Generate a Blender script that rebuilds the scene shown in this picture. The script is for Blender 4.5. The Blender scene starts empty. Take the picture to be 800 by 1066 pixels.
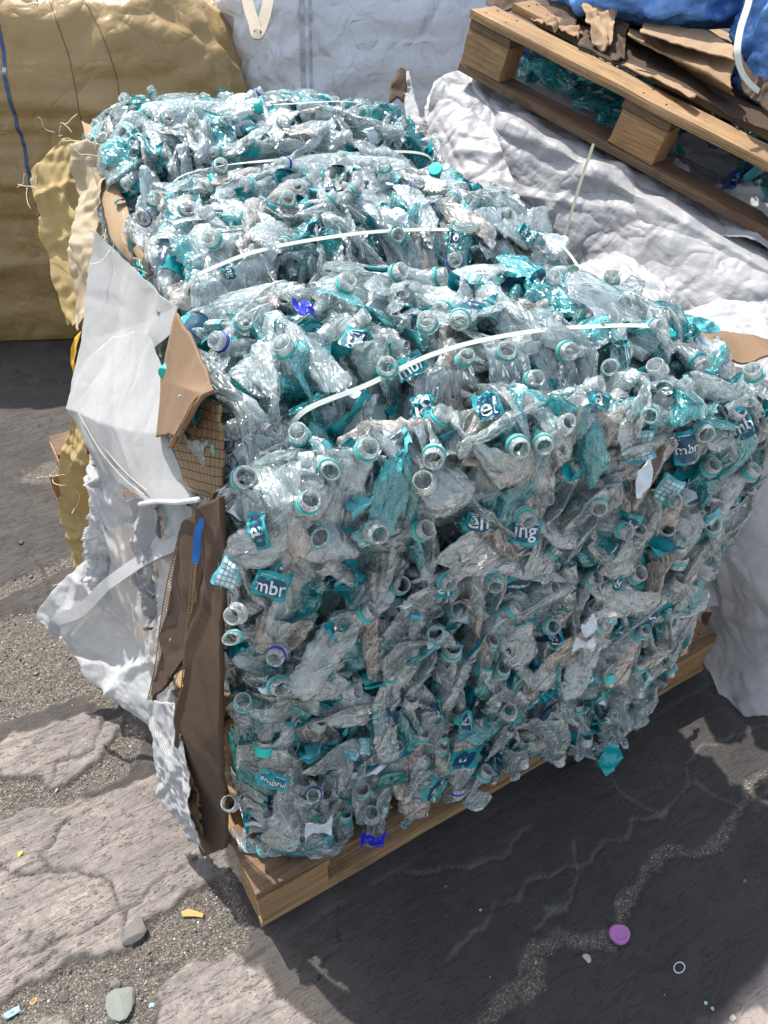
import bpy, math, random
import numpy as np
from mathutils import Vector, Matrix
R = math.radians
random.seed(7); rng = np.random.default_rng(7)
sc = bpy.context.scene
col = sc.collection

# ------------------------------------------------------------------ camera, sky, sun, exposure
CAM = np.array([-0.1426, -0.6006, 1.5184]); RT = np.array([0.857, -0.5145, 0.027]); UP = np.array([0.3128, 0.5620, 0.7657])
RT /= np.linalg.norm(RT); UP -= RT*(UP@RT); UP /= np.linalg.norm(UP); FW = np.cross(UP, RT); FL = 790.0
cd = bpy.data.cameras.new('camera'); cam = bpy.data.objects.new('camera', cd); col.objects.link(cam)
Mx = Matrix.Identity(4)
for i in range(3):
    Mx[i][0] = RT[i]; Mx[i][1] = UP[i]; Mx[i][2] = -FW[i]; Mx[i][3] = CAM[i]
cam.matrix_world = Mx
cd.sensor_fit = 'VERTICAL'; cd.sensor_height = 36; cd.lens = FL/1066*36; cd.clip_start = .02; cd.clip_end = 500
sc.camera = cam
SUND = np.array([-0.10, 0.56, 1.0]); SUND /= np.linalg.norm(SUND)
elev = math.asin(SUND[2]); azim = math.atan2(SUND[0], SUND[1])
w = bpy.data.worlds.new('World'); sc.world = w; w.use_nodes = True
nt = w.node_tree; sky = nt.nodes.new('ShaderNodeTexSky'); sky.sky_type = 'NISHITA'; sky.sun_disc = False
sky.sun_elevation = elev; sky.sun_rotation = azim; sky.air_density = 1.2; sky.dust_density = 2.0
hs = nt.nodes.new('ShaderNodeHueSaturation'); hs.inputs['Saturation'].default_value = .55; nt.links.new(sky.outputs[0], hs.inputs['Color'])
nt.links.new(hs.outputs[0], nt.nodes['Background'].inputs[0]); nt.nodes['Background'].inputs[1].default_value = 0.15
sl = bpy.data.lights.new('sun', 'SUN'); sl.energy = 3.8; sl.angle = R(.53); sl.color = (1, .955, .88)
so = bpy.data.objects.new('sun', sl); col.objects.link(so)
so.rotation_euler = Vector(SUND).to_track_quat('Z', 'Y').to_euler()
sc.view_settings.view_transform = 'Standard'; sc.view_settings.look = 'None'; sc.view_settings.exposure = 0.90
sc.render.engine = 'CYCLES'
cy = sc.cycles; cy.max_bounces = 10; cy.diffuse_bounces = 6; cy.glossy_bounces = 3; cy.transmission_bounces = 3; cy.transparent_max_bounces = 16
cy.sample_clamp_indirect = 8; cy.caustics_reflective = False; cy.caustics_refractive = False
cy.use_denoising = True
try: cy.denoising_prefilter = 'ACCURATE'
except Exception: pass

# ------------------------------------------------------------------ helpers
def ray(u, v): return FW + RT*(u-400)/FL - UP*(v-533)/FL
def at(u, v, z): return CAM + ray(u, v)*z                  # a point at a given distance along the view
def gnd(u, v, z=0.0):
    d = ray(u, v); return CAM + d*((z-CAM[2])/d[2])
def px(P):
    d = np.asarray(P)-CAM; z = d@FW
    return 400+FL*(d@RT)/z, 533-FL*(d@UP)/z, z
def tag(o, label=None, cat=None, group=None, kind=None):
    if label: o['label'] = label
    if cat: o['category'] = cat
    if group: o['group'] = group
    if kind: o['kind'] = kind
    return o
def empty(name, loc=(0, 0, 0), label=None, cat=None, group=None):
    o = bpy.data.objects.new(name, None); col.objects.link(o); o.location = loc; o.empty_display_size = .05
    return tag(o, label, cat, group)
def mobj(name, V, F, mats, parent=None, smooth=True, mi=None, tris=None, uv=None, bc=None):
    me = bpy.data.meshes.new(name)
    V = np.asarray(V, dtype=np.float32)
    if parent is not None: V = V - np.array(parent.location, dtype=np.float32)
    if isinstance(F, np.ndarray):
        n, k = F.shape
        me.vertices.add(len(V)); me.vertices.foreach_set('co', V.ravel())
        me.loops.add(n*k); me.loops.foreach_set('vertex_index', F.ravel().astype(np.int32))
        me.polygons.add(n); me.polygons.foreach_set('loop_start', np.arange(0, n*k, k, dtype=np.int32))
        try: me.polygons.foreach_set('loop_total', np.full(n, k, dtype=np.int32))
        except Exception: pass
        me.update(calc_edges=True)
    else:
        me.from_pydata([tuple(map(float, v)) for v in V], [], [tuple(f) for f in F]); me.update()
    if not isinstance(mats, (list, tuple)): mats = [mats]
    for m in mats: me.materials.append(m)
    if mi is not None: me.polygons.foreach_set('material_index', np.asarray(mi, dtype=np.int32))
    me.polygons.foreach_set('use_smooth', np.full(len(me.polygons), smooth))
    if uv is not None:
        l = me.uv_layers.new(name='UVMap'); idx = np.empty(len(me.loops), dtype=np.int32); me.loops.foreach_get('vertex_index', idx)
        l.data.foreach_set('uv', np.asarray(uv, dtype=np.float32)[idx].ravel())
    if bc is not None: me.attributes.new('bc', 'FLOAT_VECTOR', 'POINT').data.foreach_set('vector', np.asarray(bc, dtype=np.float32).ravel())
    o = bpy.data.objects.new(name, me); col.objects.link(o)
    if parent is not None: o.parent = parent
    return o
def gridF(nu, nv, cu=False):
    # quads on nu x nv vertices (index i*nv+j); cu closes the j direction
    i = np.arange(nu-1)[:, None]; jn = nv if cu else nv-1; j = np.arange(jn)[None, :]; j2 = (j+1) % nv
    return np.stack([i*nv+j, i*nv+j2, (i+1)*nv+j2, (i+1)*nv+j], -1).reshape(-1, 4)
def tri(x): return np.abs((x % 1.0)*2-1)*2-1
class Crumple:
    "continuous, piecewise linear folds with sharp creases"
    def __init__(s, seed, fmin, fmax, n=7, aniso=(1, 1, 1)):
        r = np.random.default_rng(seed)
        f = np.exp(r.uniform(math.log(fmin), math.log(fmax), n)); d = r.normal(size=(n, 3)); d /= np.linalg.norm(d, axis=1)[:, None]
        s.d = d*f[:, None]*np.array(aniso); s.ph = r.uniform(0, 1, n); s.a = fmin/f
        o = r.normal(size=(n, 3)); o /= np.linalg.norm(o, axis=1)[:, None]; s.o = o*s.a[:, None]
        s.wd = r.normal(size=(3, 3))*fmin*1.3; s.wp = r.uniform(0, 6, 3); s.wa = .28/fmin
    def warp(s, p): return p + np.sin(p@s.wd.T+s.wp)*s.wa
    def vec(s, p): return tri(s.warp(p)@s.d.T+s.ph)@s.o
    def sca(s, p): return tri(s.warp(p)@s.d.T+s.ph)@s.a
def ridges(p, seed, f=3.0, n=9, wid=.10):
    "long straight fold lines on an otherwise flat sheet"
    r = np.random.default_rng(seed+31); h = 0
    for k in range(n):
        d = r.normal(size=3); d /= np.linalg.norm(d); ff = f*r.uniform(.6, 2.2); x = p@d*ff+r.uniform(0, 1)+.10*np.sin(p@(r.normal(size=3)*f)+r.uniform(0, 6)); x = np.abs((x % 1.0)-.5)/(wid*ff/f)
        m = np.clip(vnoise(p*f*.9+k*7.3, seed+k)*1.6, 0, 1); h = h+np.maximum(0, 1-x)*m*(1 if r.random() < .6 else -.8)
    return h
def vnoise(p, seed=0):
    "smooth value noise, n x 3 -> -1..1"
    p = np.asarray(p); i = np.floor(p).astype(np.int64); f = p-i; f = f*f*(3-2*f)
    def h(a, b, c):
        n = (a*374761393+b*668265263+c*2147483647+seed*974634777) & 0xffffffff
        n = ((n ^ (n >> 13))*1274126177) & 0xffffffff; return ((n ^ (n >> 16)) & 0xffff)/32767.5-1
    r = 0
    for dx in (0, 1):
        for dy in (0, 1):
            for dz in (0, 1):
                wgt = (f[:, 0] if dx else 1-f[:, 0])*(f[:, 1] if dy else 1-f[:, 1])*(f[:, 2] if dz else 1-f[:, 2])
                r = r+wgt*h(i[:, 0]+dx, i[:, 1]+dy, i[:, 2]+dz)
    return r
def fbm(p, seed=0, o=4):
    r = 0; a = 1
    for k in range(o): r = r+a*vnoise(p*2**k, seed+k*17); a *= .5
    return r
def catmull(C, n):
    "resample control rows (k x ...) to n"
    C = np.asarray(C, float); k = len(C)
    if k == 2: t = np.linspace(0, 1, n).reshape((-1,)+(1,)*(C.ndim-1)); return C[0]*(1-t)+C[1]*t
    E = np.concatenate([[2*C[0]-C[1]], C, [2*C[-1]-C[-2]]])
    t = np.linspace(0, k-1, n); i = np.minimum(t.astype(int), k-2); f = (t-i).reshape((-1,)+(1,)*(C.ndim-1))
    a, b, c, d = E[i], E[i+1], E[i+2], E[i+3]
    return .5*(2*b+(c-a)*f+(2*a-5*b+4*c-d)*f**2+(3*b-a-3*c+d)*f**3)
def normals(G):
    du = np.gradient(G, axis=0); dv = np.gradient(G, axis=1); n = np.cross(du, dv)
    return n/(np.linalg.norm(n, axis=-1, keepdims=True)+1e-12)
def sheet(name, ctrl, mat, parent=None, n=(60, 60), amp=.006, freq=(6, 30), seed=0, thick=.0012, edge=.0, fine=.0, pxc=True, lin=False, aniso=(1, 1, 1), rid=None):
    "a draped or crumpled sheet through a grid of control points (u, v, distance)"
    C = np.array([[at(*c) if pxc else c for c in row] for row in ctrl], float)
    if lin:
        def rs(A, m):
            t = np.linspace(0, len(A)-1, m); i = np.minimum(t.astype(int), len(A)-2); f = (t-i)[:, None, None]; return A[i]*(1-f)+A[i+1]*f
        G = rs(C, n[0]); G = rs(G.transpose(1, 0, 2), n[1]).transpose(1, 0, 2)
    else:
        G = catmull(C, n[0]); G = catmull(G.transpose(1, 0, 2), n[1]).transpose(1, 0, 2)
    N = normals(G); P = G.reshape(-1, 3)
    if edge:
        r = np.random.default_rng(seed+5)
        uu, vv = np.meshgrid(np.linspace(-1, 1, n[0]), np.linspace(-1, 1, n[1]), indexing='ij')
        k = np.maximum(np.abs(uu), np.abs(vv))**8; c = G.mean((0, 1))
        e = (fbm(P*25, seed, 4).reshape(n))*edge*k
        dirn = (G-c); dirn /= np.linalg.norm(dirn, axis=-1, keepdims=True)+1e-9
        G = G+dirn*e[..., None]
    cr = Crumple(seed, freq[0], freq[1], 7, aniso)
    D = cr.sca(P).reshape(n)*amp*.5+(ridges(P, seed, *rid) if rid else ridges(P, seed, freq[0], 14, .06)).reshape(n)*amp*1.1
    if fine: D = D+Crumple(seed+99, freq[1], freq[1]*4, 6).sca(P).reshape(n)*fine
    G = G+N*D[..., None]
    P = G.reshape(-1, 3); F = gridF(n[0], n[1])
    N = normals(G).reshape(-1, 3); m = len(P)
    uu, vv = np.meshgrid(np.arange(n[0])*np.linalg.norm(np.diff(G, axis=0), axis=-1).mean(), np.arange(n[1])*np.linalg.norm(np.diff(G, axis=1), axis=-1).mean(), indexing='ij')
    uv = np.stack([uu.ravel(), vv.ravel()], -1)
    V = np.concatenate([P+N*thick/2, P-N*thick/2]); F2 = np.concatenate([F, F[:, ::-1]+m])
    I = np.arange(m).reshape(n); b = np.concatenate([I[0, :], I[1:, -1], I[-1, -2::-1], I[-2:0:-1, 0]]); b2 = np.roll(b, -1)
    F2 = np.concatenate([F2, np.stack([b2, b, b+m, b2+m], -1)])
    if parent is None:
        pass
    return mobj(name, V, F2, mat, parent, uv=np.concatenate([uv, uv]))
def ribbon(name, pts, width, mat, parent=None, thick=.0012, n=60, nrm=None, twist=0, wav=.0, seed=0):
    P = catmull(np.asarray(pts, float), n); T = np.gradient(P, axis=0); T /= np.linalg.norm(T, axis=1)[:, None]
    if nrm is None: nrm = (0, 0, 1)
    nn = np.asarray(nrm, float); nn = np.broadcast_to(nn, P.shape) if nn.ndim == 1 else catmull(nn, n)
    S = np.cross(T, nn); S /= np.linalg.norm(S, axis=1)[:, None]; Nn = np.cross(S, T)
    if twist:
        a = np.linspace(0, twist, n)[:, None]; S, Nn = S*np.cos(a)+Nn*np.sin(a), Nn*np.cos(a)-S*np.sin(a)
    if wav: P = P+Nn*(np.sin(np.linspace(0, 17, n)+seed)*wav)[:, None]
    w = width/2; t = thick/2
    V = np.stack([P-S*w-Nn*t, P+S*w-Nn*t, P+S*w+Nn*t, P-S*w+Nn*t], 1).reshape(-1, 3)
    F = list(map(tuple, gridF(n, 4, True)))+[(3, 2, 1, 0), (4*n-4, 4*n-3, 4*n-2, 4*n-1)]
    L = np.repeat(np.arange(n)*np.linalg.norm(np.diff(P, axis=0), axis=1).mean(), 4); uvs = np.stack([L, np.tile([0, 1, 1, 0], n)*width], -1)
    return mobj(name, V, F, mat, parent, smooth=False, uv=uvs)
def tube(name, pts, r, mat, parent=None, n=40, k=6):
    P = catmull(np.asarray(pts, float), n); T = np.gradient(P, axis=0); T /= np.linalg.norm(T, axis=1)[:, None]
    up = np.array([.3, .2, 1.]); S = np.cross(T, up); S /= np.linalg.norm(S, axis=1)[:, None]; Q = np.cross(S, T)
    a = np.arange(k)*2*math.pi/k; V = (P[:, None]+r*(S[:, None]*np.cos(a)[None, :, None]+Q[:, None]*np.sin(a)[None, :, None])).reshape(-1, 3)
    F = list(map(tuple, gridF(n, k, True)))+[tuple(range(k))[::-1], tuple(range(k*n-k, k*n))]
    return mobj(name, V, F, mat, parent)
def wood_board(name, o, ex, ey, ez, L, W, H, mat, parent, seed=0, amp=.0012, chip=.0):
    "a sawn board: box subdivided, edges rounded by wear"
    nx, ny, nz = max(3, int(L/.02)), max(3, int(W/.012)+1), max(3, int(H/.012)+1)
    V = []; F = []; key = {}
    def vid(i, j, k):
        if (i, j, k) not in key: key[(i, j, k)] = len(V); V.append((i/nx, j/ny, k/nz))
        return key[(i, j, k)]
    for i in range(nx):
        for j in range(ny):
            F.append((vid(i, j, 0), vid(i, j+1, 0), vid(i+1, j+1, 0), vid(i+1, j, 0))); F.append((vid(i, j, nz), vid(i+1, j, nz), vid(i+1, j+1, nz), vid(i, j+1, nz)))
    for i in range(nx):
        for k in range(nz):
            F.append((vid(i, 0, k), vid(i+1, 0, k), vid(i+1, 0, k+1), vid(i, 0, k+1))); F.append((vid(i, ny, k), vid(i, ny, k+1), vid(i+1, ny, k+1), vid(i+1, ny, k)))
    for j in range(ny):
        for k in range(nz):
            F.append((vid(0, j, k), vid(0, j, k+1), vid(0, j+1, k+1), vid(0, j+1, k))); F.append((vid(nx, j, k), vid(nx, j+1, k), vid(nx, j+1, k+1), vid(nx, j, k+1)))
    A = np.array(V)*np.array([L, W, H]); uv = A.copy()
    c = (A/np.array([L, W, H])-.5)*2
    e = (np.abs(c) > .999).sum(1)
    A[:, 1] -= np.sign(c[:, 1])*np.where(e >= 2, .0015, 0); A[:, 2] -= np.sign(c[:, 2])*np.where(e >= 2, .0015, 0)
    A += np.stack([vnoise(A*np.array([8, 40, 40])+seed*3+k*11, k) for k in range(3)], 1)*amp
    if chip:
        q = vnoise(np.stack([A[:, 0]*14+seed, A[:, 0]*0, A[:, 0]*0], 1), seed); A[:, 1] += np.where((c[:, 1] < -.9) & (q > .1), q*chip, 0)
    W3 = np.asarray(o)+A@np.array([ex, ey, ez]); me = mobj(name, W3, F, mat, parent, smooth=False, uv=None)
    at_ = me.data.attributes.new('grain', 'FLOAT_VECTOR', 'POINT'); at_.data.foreach_set('vector', (uv+np.array([seed*1.7, seed*.9, seed*.37])).astype(np.float32).ravel())
    return me

# ------------------------------------------------------------------ materials
def newmat(name):
    m = bpy.data.materials.new(name); m.use_nodes = True; t = m.node_tree; b = t.nodes['Principled BSDF']; return m, t, b
def N(t, ty, **kw):
    n = t.nodes.new(ty)
    for k, v in kw.items():
        if k.startswith('i_'): n.inputs[k[2:].replace('_', ' ')].default_value = v
        else: setattr(n, k, v)
    return n
def ramp(t, fac, stops):
    r = N(t, 'ShaderNodeValToRGB'); e = r.color_ramp.elements
    e[0].position, e[0].color = stops[0][0], (*stops[0][1], 1); e[1].position, e[1].color = stops[-1][0], (*stops[-1][1], 1)
    for p, c in stops[1:-1]: x = e.new(p); x.color = (*c, 1)
    t.links.new(fac, r.inputs[0]); return r.outputs[0]
def noise(t, scale, vec=None, detail=6, rough=.6, dist=0):
    n = N(t, 'ShaderNodeTexNoise'); n.inputs['Scale'].default_value = scale; n.inputs['Detail'].default_value = detail
    n.inputs['Roughness'].default_value = rough; n.inputs['Distortion'].default_value = dist
    if vec is not None: t.links.new(vec, n.inputs['Vector'])
    return n.outputs[0]
def mixc(t, f, a, b, mode='MIX'):
    m = N(t, 'ShaderNodeMix', data_type='RGBA', blend_type=mode)
    for s, v in ((m.inputs[0], f), (m.inputs[6], a), (m.inputs[7], b)):
        if isinstance(v, (int, float)): s.default_value = v
        elif isinstance(v, tuple): s.default_value = (*v, 1)
        else: t.links.new(v, s)
    return m.outputs[2]
def bump(t, h, st, dist, prev=None):
    b = N(t, 'ShaderNodeBump'); b.inputs['Strength'].default_value = st; b.inputs['Distance'].default_value = dist
    t.links.new(h, b.inputs['Height'])
    if prev is not None: t.links.new(prev, b.inputs['Normal'])
    return b.outputs[0]
def mathn(t, op, a, b=None):
    m = N(t, 'ShaderNodeMath', operation=op)
    for s, v in ((m.inputs[0], a), (m.inputs[1], b)):
        if v is None: continue
        if isinstance(v, (int, float)): s.default_value = v
        else: t.links.new(v, s)
    return m.outputs[0]
def geo_pos(t): return N(t, 'ShaderNodeNewGeometry').outputs['Position']

def pet(name, tint, haze, hz=.2, rough=.06, line=.6, patch=.25):
    "crushed clear PET: see-through film, whitened along its creases as painted sky highlights, hard glints"
    m = bpy.data.materials.new(name); m.use_nodes = True; t = m.node_tree; t.nodes.clear()
    out = N(t, 'ShaderNodeOutputMaterial'); a = N(t, 'ShaderNodeAttribute', attribute_name='bc').outputs['Vector']
    mp = N(t, 'ShaderNodeMapping'); mp.inputs['Scale'].default_value = (1, 1, .38); t.links.new(a, mp.inputs[0]); v = mp.outputs[0]
    n1 = noise(t, 30, v, 1.5, .5, .9); n2 = noise(t, 75, v, 1.5, .5, 1.2); n3 = noise(t, 20, a, 3, .6)
    r1 = mathn(t, 'ABSOLUTE', mathn(t, 'SUBTRACT', n1, .5)); r2 = mathn(t, 'ABSOLUTE', mathn(t, 'SUBTRACT', n2, .5))
    b2 = bump(t, r2, .6, .007, bump(t, r1, .9, .022))
    gl = N(t, 'ShaderNodeBsdfGlossy'); gl.inputs['Roughness'].default_value = rough; gl.inputs['Color'].default_value = (1, 1, 1, 1); t.links.new(b2, gl.inputs['Normal'])
    tr = N(t, 'ShaderNodeBsdfTransparent'); tr.inputs['Color'].default_value = (*tint, 1)
    df = N(t, 'ShaderNodeBsdfDiffuse'); tl = N(t, 'ShaderNodeBsdfTranslucent')
    for n_ in (df, tl): n_.inputs['Color'].default_value = (*haze, 1)
    ms = N(t, 'ShaderNodeMixShader'); ms.inputs[0].default_value = .62; t.links.new(df.outputs[0], ms.inputs[1]); t.links.new(tl.outputs[0], ms.inputs[2])
    l1 = N(t, 'ShaderNodeMapRange'); l1.inputs[1].default_value = 0; l1.inputs[2].default_value = .024; l1.inputs[3].default_value = line; l1.inputs[4].default_value = 0; t.links.new(r1, l1.inputs[0])  # thin white lines mixed in as highlights along the creases
    l2 = N(t, 'ShaderNodeMapRange'); l2.inputs[1].default_value = 0; l2.inputs[2].default_value = .028; l2.inputs[3].default_value = line*.6; l2.inputs[4].default_value = 0; t.links.new(r2, l2.inputs[0])
    pt = N(t, 'ShaderNodeMapRange'); pt.inputs[1].default_value = .42; pt.inputs[2].default_value = .7; pt.inputs[3].default_value = 0; pt.inputs[4].default_value = patch; t.links.new(n3, pt.inputs[0])
    hf = mathn(t, 'MINIMUM', mathn(t, 'ADD', mathn(t, 'ADD', l1.outputs[0], l2.outputs[0]), mathn(t, 'ADD', pt.outputs[0], hz)), .95)
    m1 = N(t, 'ShaderNodeMixShader'); t.links.new(hf, m1.inputs[0]); t.links.new(tr.outputs[0], m1.inputs[1]); t.links.new(ms.outputs[0], m1.inputs[2])
    fr = N(t, 'ShaderNodeFresnel'); fr.inputs['IOR'].default_value = 1.58; t.links.new(b2, fr.inputs['Normal'])
    ff = mathn(t, 'MINIMUM', mathn(t, 'ADD', mathn(t, 'MULTIPLY', fr.outputs[0], 1.25), .04), .85)
    m2 = N(t, 'ShaderNodeMixShader'); t.links.new(ff, m2.inputs[0]); t.links.new(m1.outputs[0], m2.inputs[1]); t.links.new(gl.outputs[0], m2.inputs[2])
    t.links.new(m2.outputs[0], out.inputs[0]); return m
PET_CLEAR = pet('pet_clear', (.975, 1, 1), (.82, .98, 1.0), .27, .10, .65, .22)
PET_TEAL = pet('pet_teal', (.50, .93, .95), (.07, .66, .70), .27, .10, .6, .2)
PET_TAN = pet('pet_dusty', (.985, .965, .94), (.96, .88, .79), .26, .12, .7, .2)
PET_NECK = pet('pet_neck', (.985, 1, 1), (.88, .98, .98), .34, .07, .55, .1)
PET_BLUE = pet('pet_blue', (.25, .48, .85), (.06, .20, .60), .5, .12)
def plastic(name, c, rough=.3, tl=.0, bumps=None):
    m, t, b = newmat(name); b.inputs['Roughness'].default_value = rough; pos = geo_pos(t)
    cc = mixc(t, noise(t, 40, pos, 4), tuple(x*.75 for x in c), tuple(min(1, x*1.12) for x in c)); t.links.new(cc, b.inputs['Base Color'])
    nb = noise(t, 90, pos, 4, .7)
    t.links.new(bump(t, nb, .35, .002), b.inputs['Normal'])
    return m
RING_TEAL = plastic('ring_teal', (.015, .44, .41), .3)
RING_BLUE = plastic('ring_blue', (.02, .03, .38), .3)
RING_CLEAR = plastic('ring_white', (.62, .70, .70), .3)
LAB_TEAL = plastic('label_teal', (.004, .28, .31), .25); LAB_DARK = plastic('label_navy', (.005, .05, .10), .25); LAB_WHITE = plastic('label_print', (.60, .68, .68), .4)
LAB_PALE = plastic('label_pale', (.10, .42, .47), .3); LAB_FILM = plastic('label_white_film', (.60, .68, .74), .4); LAB_GREEN = plastic('label_green', (.35, .5, .02), .4)
CAP_BLUE = plastic('cap_blue', (.01, .015, .42), .35); CAP_TEAL = plastic('cap_teal', (.02, .50, .44), .35)
STRAP = plastic('strap_white', (.60, .64, .58), .45); STRING = plastic('string', (.8, .78, .66), .7)

def woven(name, c1, c2, scale=900, rough=.6, trans=.25, wr=.4, dirt=(.35, .3, .22), wv_=1.0):
    "woven polypropylene: fine tape weave in the sheet's own UVs, with creases and dirt"
    m, t, b = newmat(name); b.inputs['Roughness'].default_value = rough; pos = geo_pos(t)
    uv = N(t, 'ShaderNodeUVMap').outputs[0]; sx = N(t, 'ShaderNodeSeparateXYZ'); t.links.new(uv, sx.inputs[0])
    a = mathn(t, 'SINE', mathn(t, 'MULTIPLY', sx.outputs[0], scale*2)); bb = mathn(t, 'SINE', mathn(t, 'MULTIPLY', sx.outputs[1], scale*2)); wv = mathn(t, 'MULTIPLY', a, bb)
    n1 = noise(t, 5, pos, 6, .65); cc = mixc(t, n1, c1, c2)
    n2 = noise(t, 2.2, pos, 8, .75); d = ramp(t, n2, [(.52, (0, 0, 0)), (.75, (1, 1, 1))]); cc = mixc(t, mathn(t, 'MULTIPLY', d, .55), cc, dirt)
    cc = mixc(t, mathn(t, 'MULTIPLY', mathn(t, 'ADD', wv, 1.0), .15*wv_), cc, tuple(x*.45 for x in c1))
    t.links.new(cc, b.inputs['Base Color'])
    v = N(t, 'ShaderNodeTexVoronoi', feature='DISTANCE_TO_EDGE'); v.inputs['Scale'].default_value = 11
    nz = N(t, 'ShaderNodeTexNoise'); nz.inputs['Scale'].default_value = 9; t.links.new(pos, nz.inputs['Vector']); mx_ = N(t, 'ShaderNodeMix', data_type='RGBA'); mx_.inputs[0].default_value = .25
    t.links.new(pos, mx_.inputs[6]); t.links.new(nz.outputs[1], mx_.inputs[7]); t.links.new(mx_.outputs[2], v.inputs['Vector'])
    h = bump(t, v.outputs['Distance'], wr*.5, .010); cz1 = mathn(t, 'ABSOLUTE', mathn(t, 'SUBTRACT', noise(t, 4.0, pos, 1, .5, .6), .5)); cz2 = mathn(t, 'ABSOLUTE', mathn(t, 'SUBTRACT', noise(t, 12, pos, 1, .5, .7), .5)); h = bump(t, cz1, min(1, wr), .085, h); h = bump(t, cz2, min(1, wr), .024, h); h = bump(t, noise(t, 60, pos, 4, .6), wr*.5, .004, h); h = bump(t, wv, .5*wv_, .0012, h)
    t.links.new(h, b.inputs['Normal'])
    out = t.nodes['Material Output']; tl = N(t, 'ShaderNodeBsdfTranslucent'); t.links.new(cc, tl.inputs['Color']); t.links.new(h, tl.inputs['Normal'])
    ms = N(t, 'ShaderNodeMixShader'); ms.inputs[0].default_value = trans; t.links.new(b.outputs[0], ms.inputs[1]); t.links.new(tl.outputs[0], ms.inputs[2]); t.links.new(ms.outputs[0], out.inputs[0])
    return m
W_WHITE = woven('woven_white', (.86, .87, .875), (.76, .77, .78), 900, .5, .25, .55, (.45, .42, .38), 1.8)
W_GREY = woven('woven_grey_white', (.80, .83, .88), (.70, .73, .79), 900, .4, .12, .9, (.55, .53, .50), .25)
W_WRAP = woven('wrap_white', (.60, .60, .61), (.47, .47, .49), 900, .45, .32, .8, (.45, .40, .36), .25)
W_YELLOW = woven('woven_yellow', (.50, .365, .175), (.36, .245, .105), 900, .38, .22, .6, (.36, .23, .10), .3)
W_STRIP = woven('woven_straw', (.66, .50, .22), (.58, .43, .17), 500, .6, .3, .2, (.6, .5, .3))
W_CREAM = woven('woven_cream', (.66, .55, .38), (.58, .47, .31), 600, .6, .3, .2, (.5, .4, .26))
def film(name, c, al=.72, rough=.3):
    m = woven(name, c, tuple(x*.9 for x in c), 600, rough, .35, .6, tuple(x*.8 for x in c)); t = m.node_tree; out = t.nodes['Material Output']
    last = out.inputs[0].links[0].from_socket; tp = N(t, 'ShaderNodeBsdfTransparent'); ms = N(t, 'ShaderNodeMixShader'); ms.inputs[0].default_value = al
    t.links.new(tp.outputs[0], ms.inputs[1]); t.links.new(last, ms.inputs[2]); t.links.new(ms.outputs[0], out.inputs[0]); return m
FILM = film('thin_white_film', (.90, .92, .93), .6); FILM2 = film('cloudy_film', (.74, .75, .76), .8)
def cardboard(name, c, grid=False, rough=.85):
    c = tuple(x*.70 for x in c)
    m, t, b = newmat(name); b.inputs['Roughness'].default_value = rough; pos = geo_pos(t)
    cc = mixc(t, noise(t, 9, pos, 7, .7), tuple(x*.72 for x in c), tuple(min(1, x*1.12) for x in c)); cc = mixc(t, mathn(t, 'MULTIPLY', ramp(t, noise(t, 4, pos, 8, .8), [(.55, (0, 0, 0)), (.72, (1, 1, 1))]), .6), cc, tuple(x*.4 for x in c))
    uv = N(t, 'ShaderNodeUVMap').outputs[0]; sx = N(t, 'ShaderNodeSeparateXYZ'); t.links.new(uv, sx.inputs[0])
    fl = mathn(t, 'SINE', mathn(t, 'MULTIPLY', sx.outputs[1], 900.))
    if grid:
        gx = mathn(t, 'LESS_THAN', mathn(t, 'FRACT', mathn(t, 'MULTIPLY', sx.outputs[0], 75.)), .1); gy = mathn(t, 'LESS_THAN', mathn(t, 'FRACT', mathn(t, 'MULTIPLY', sx.outputs[1], 75.)), .1)
        cc = mixc(t, mathn(t, 'MAXIMUM', gx, gy), cc, (.02, .015, .01))
    t.links.new(cc, b.inputs['Base Color']); h = bump(t, fl, .10, .0004); t.links.new(bump(t, noise(t, 30, pos, 6, .7), .3, .006, h), b.inputs['Normal']); return m
CARD_B = cardboard('cardboard_worn', (.28, .175, .10)); CARD = cardboard('cardboard', (.42, .27, .15)); CARD_L = cardboard('cardboard_pale', (.50, .34, .20)); CARD_D = cardboard('cardboard_brown', (.10, .06, .035)); CARD_G = cardboard('cardboard_netted', (.36, .24, .13), True)
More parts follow.
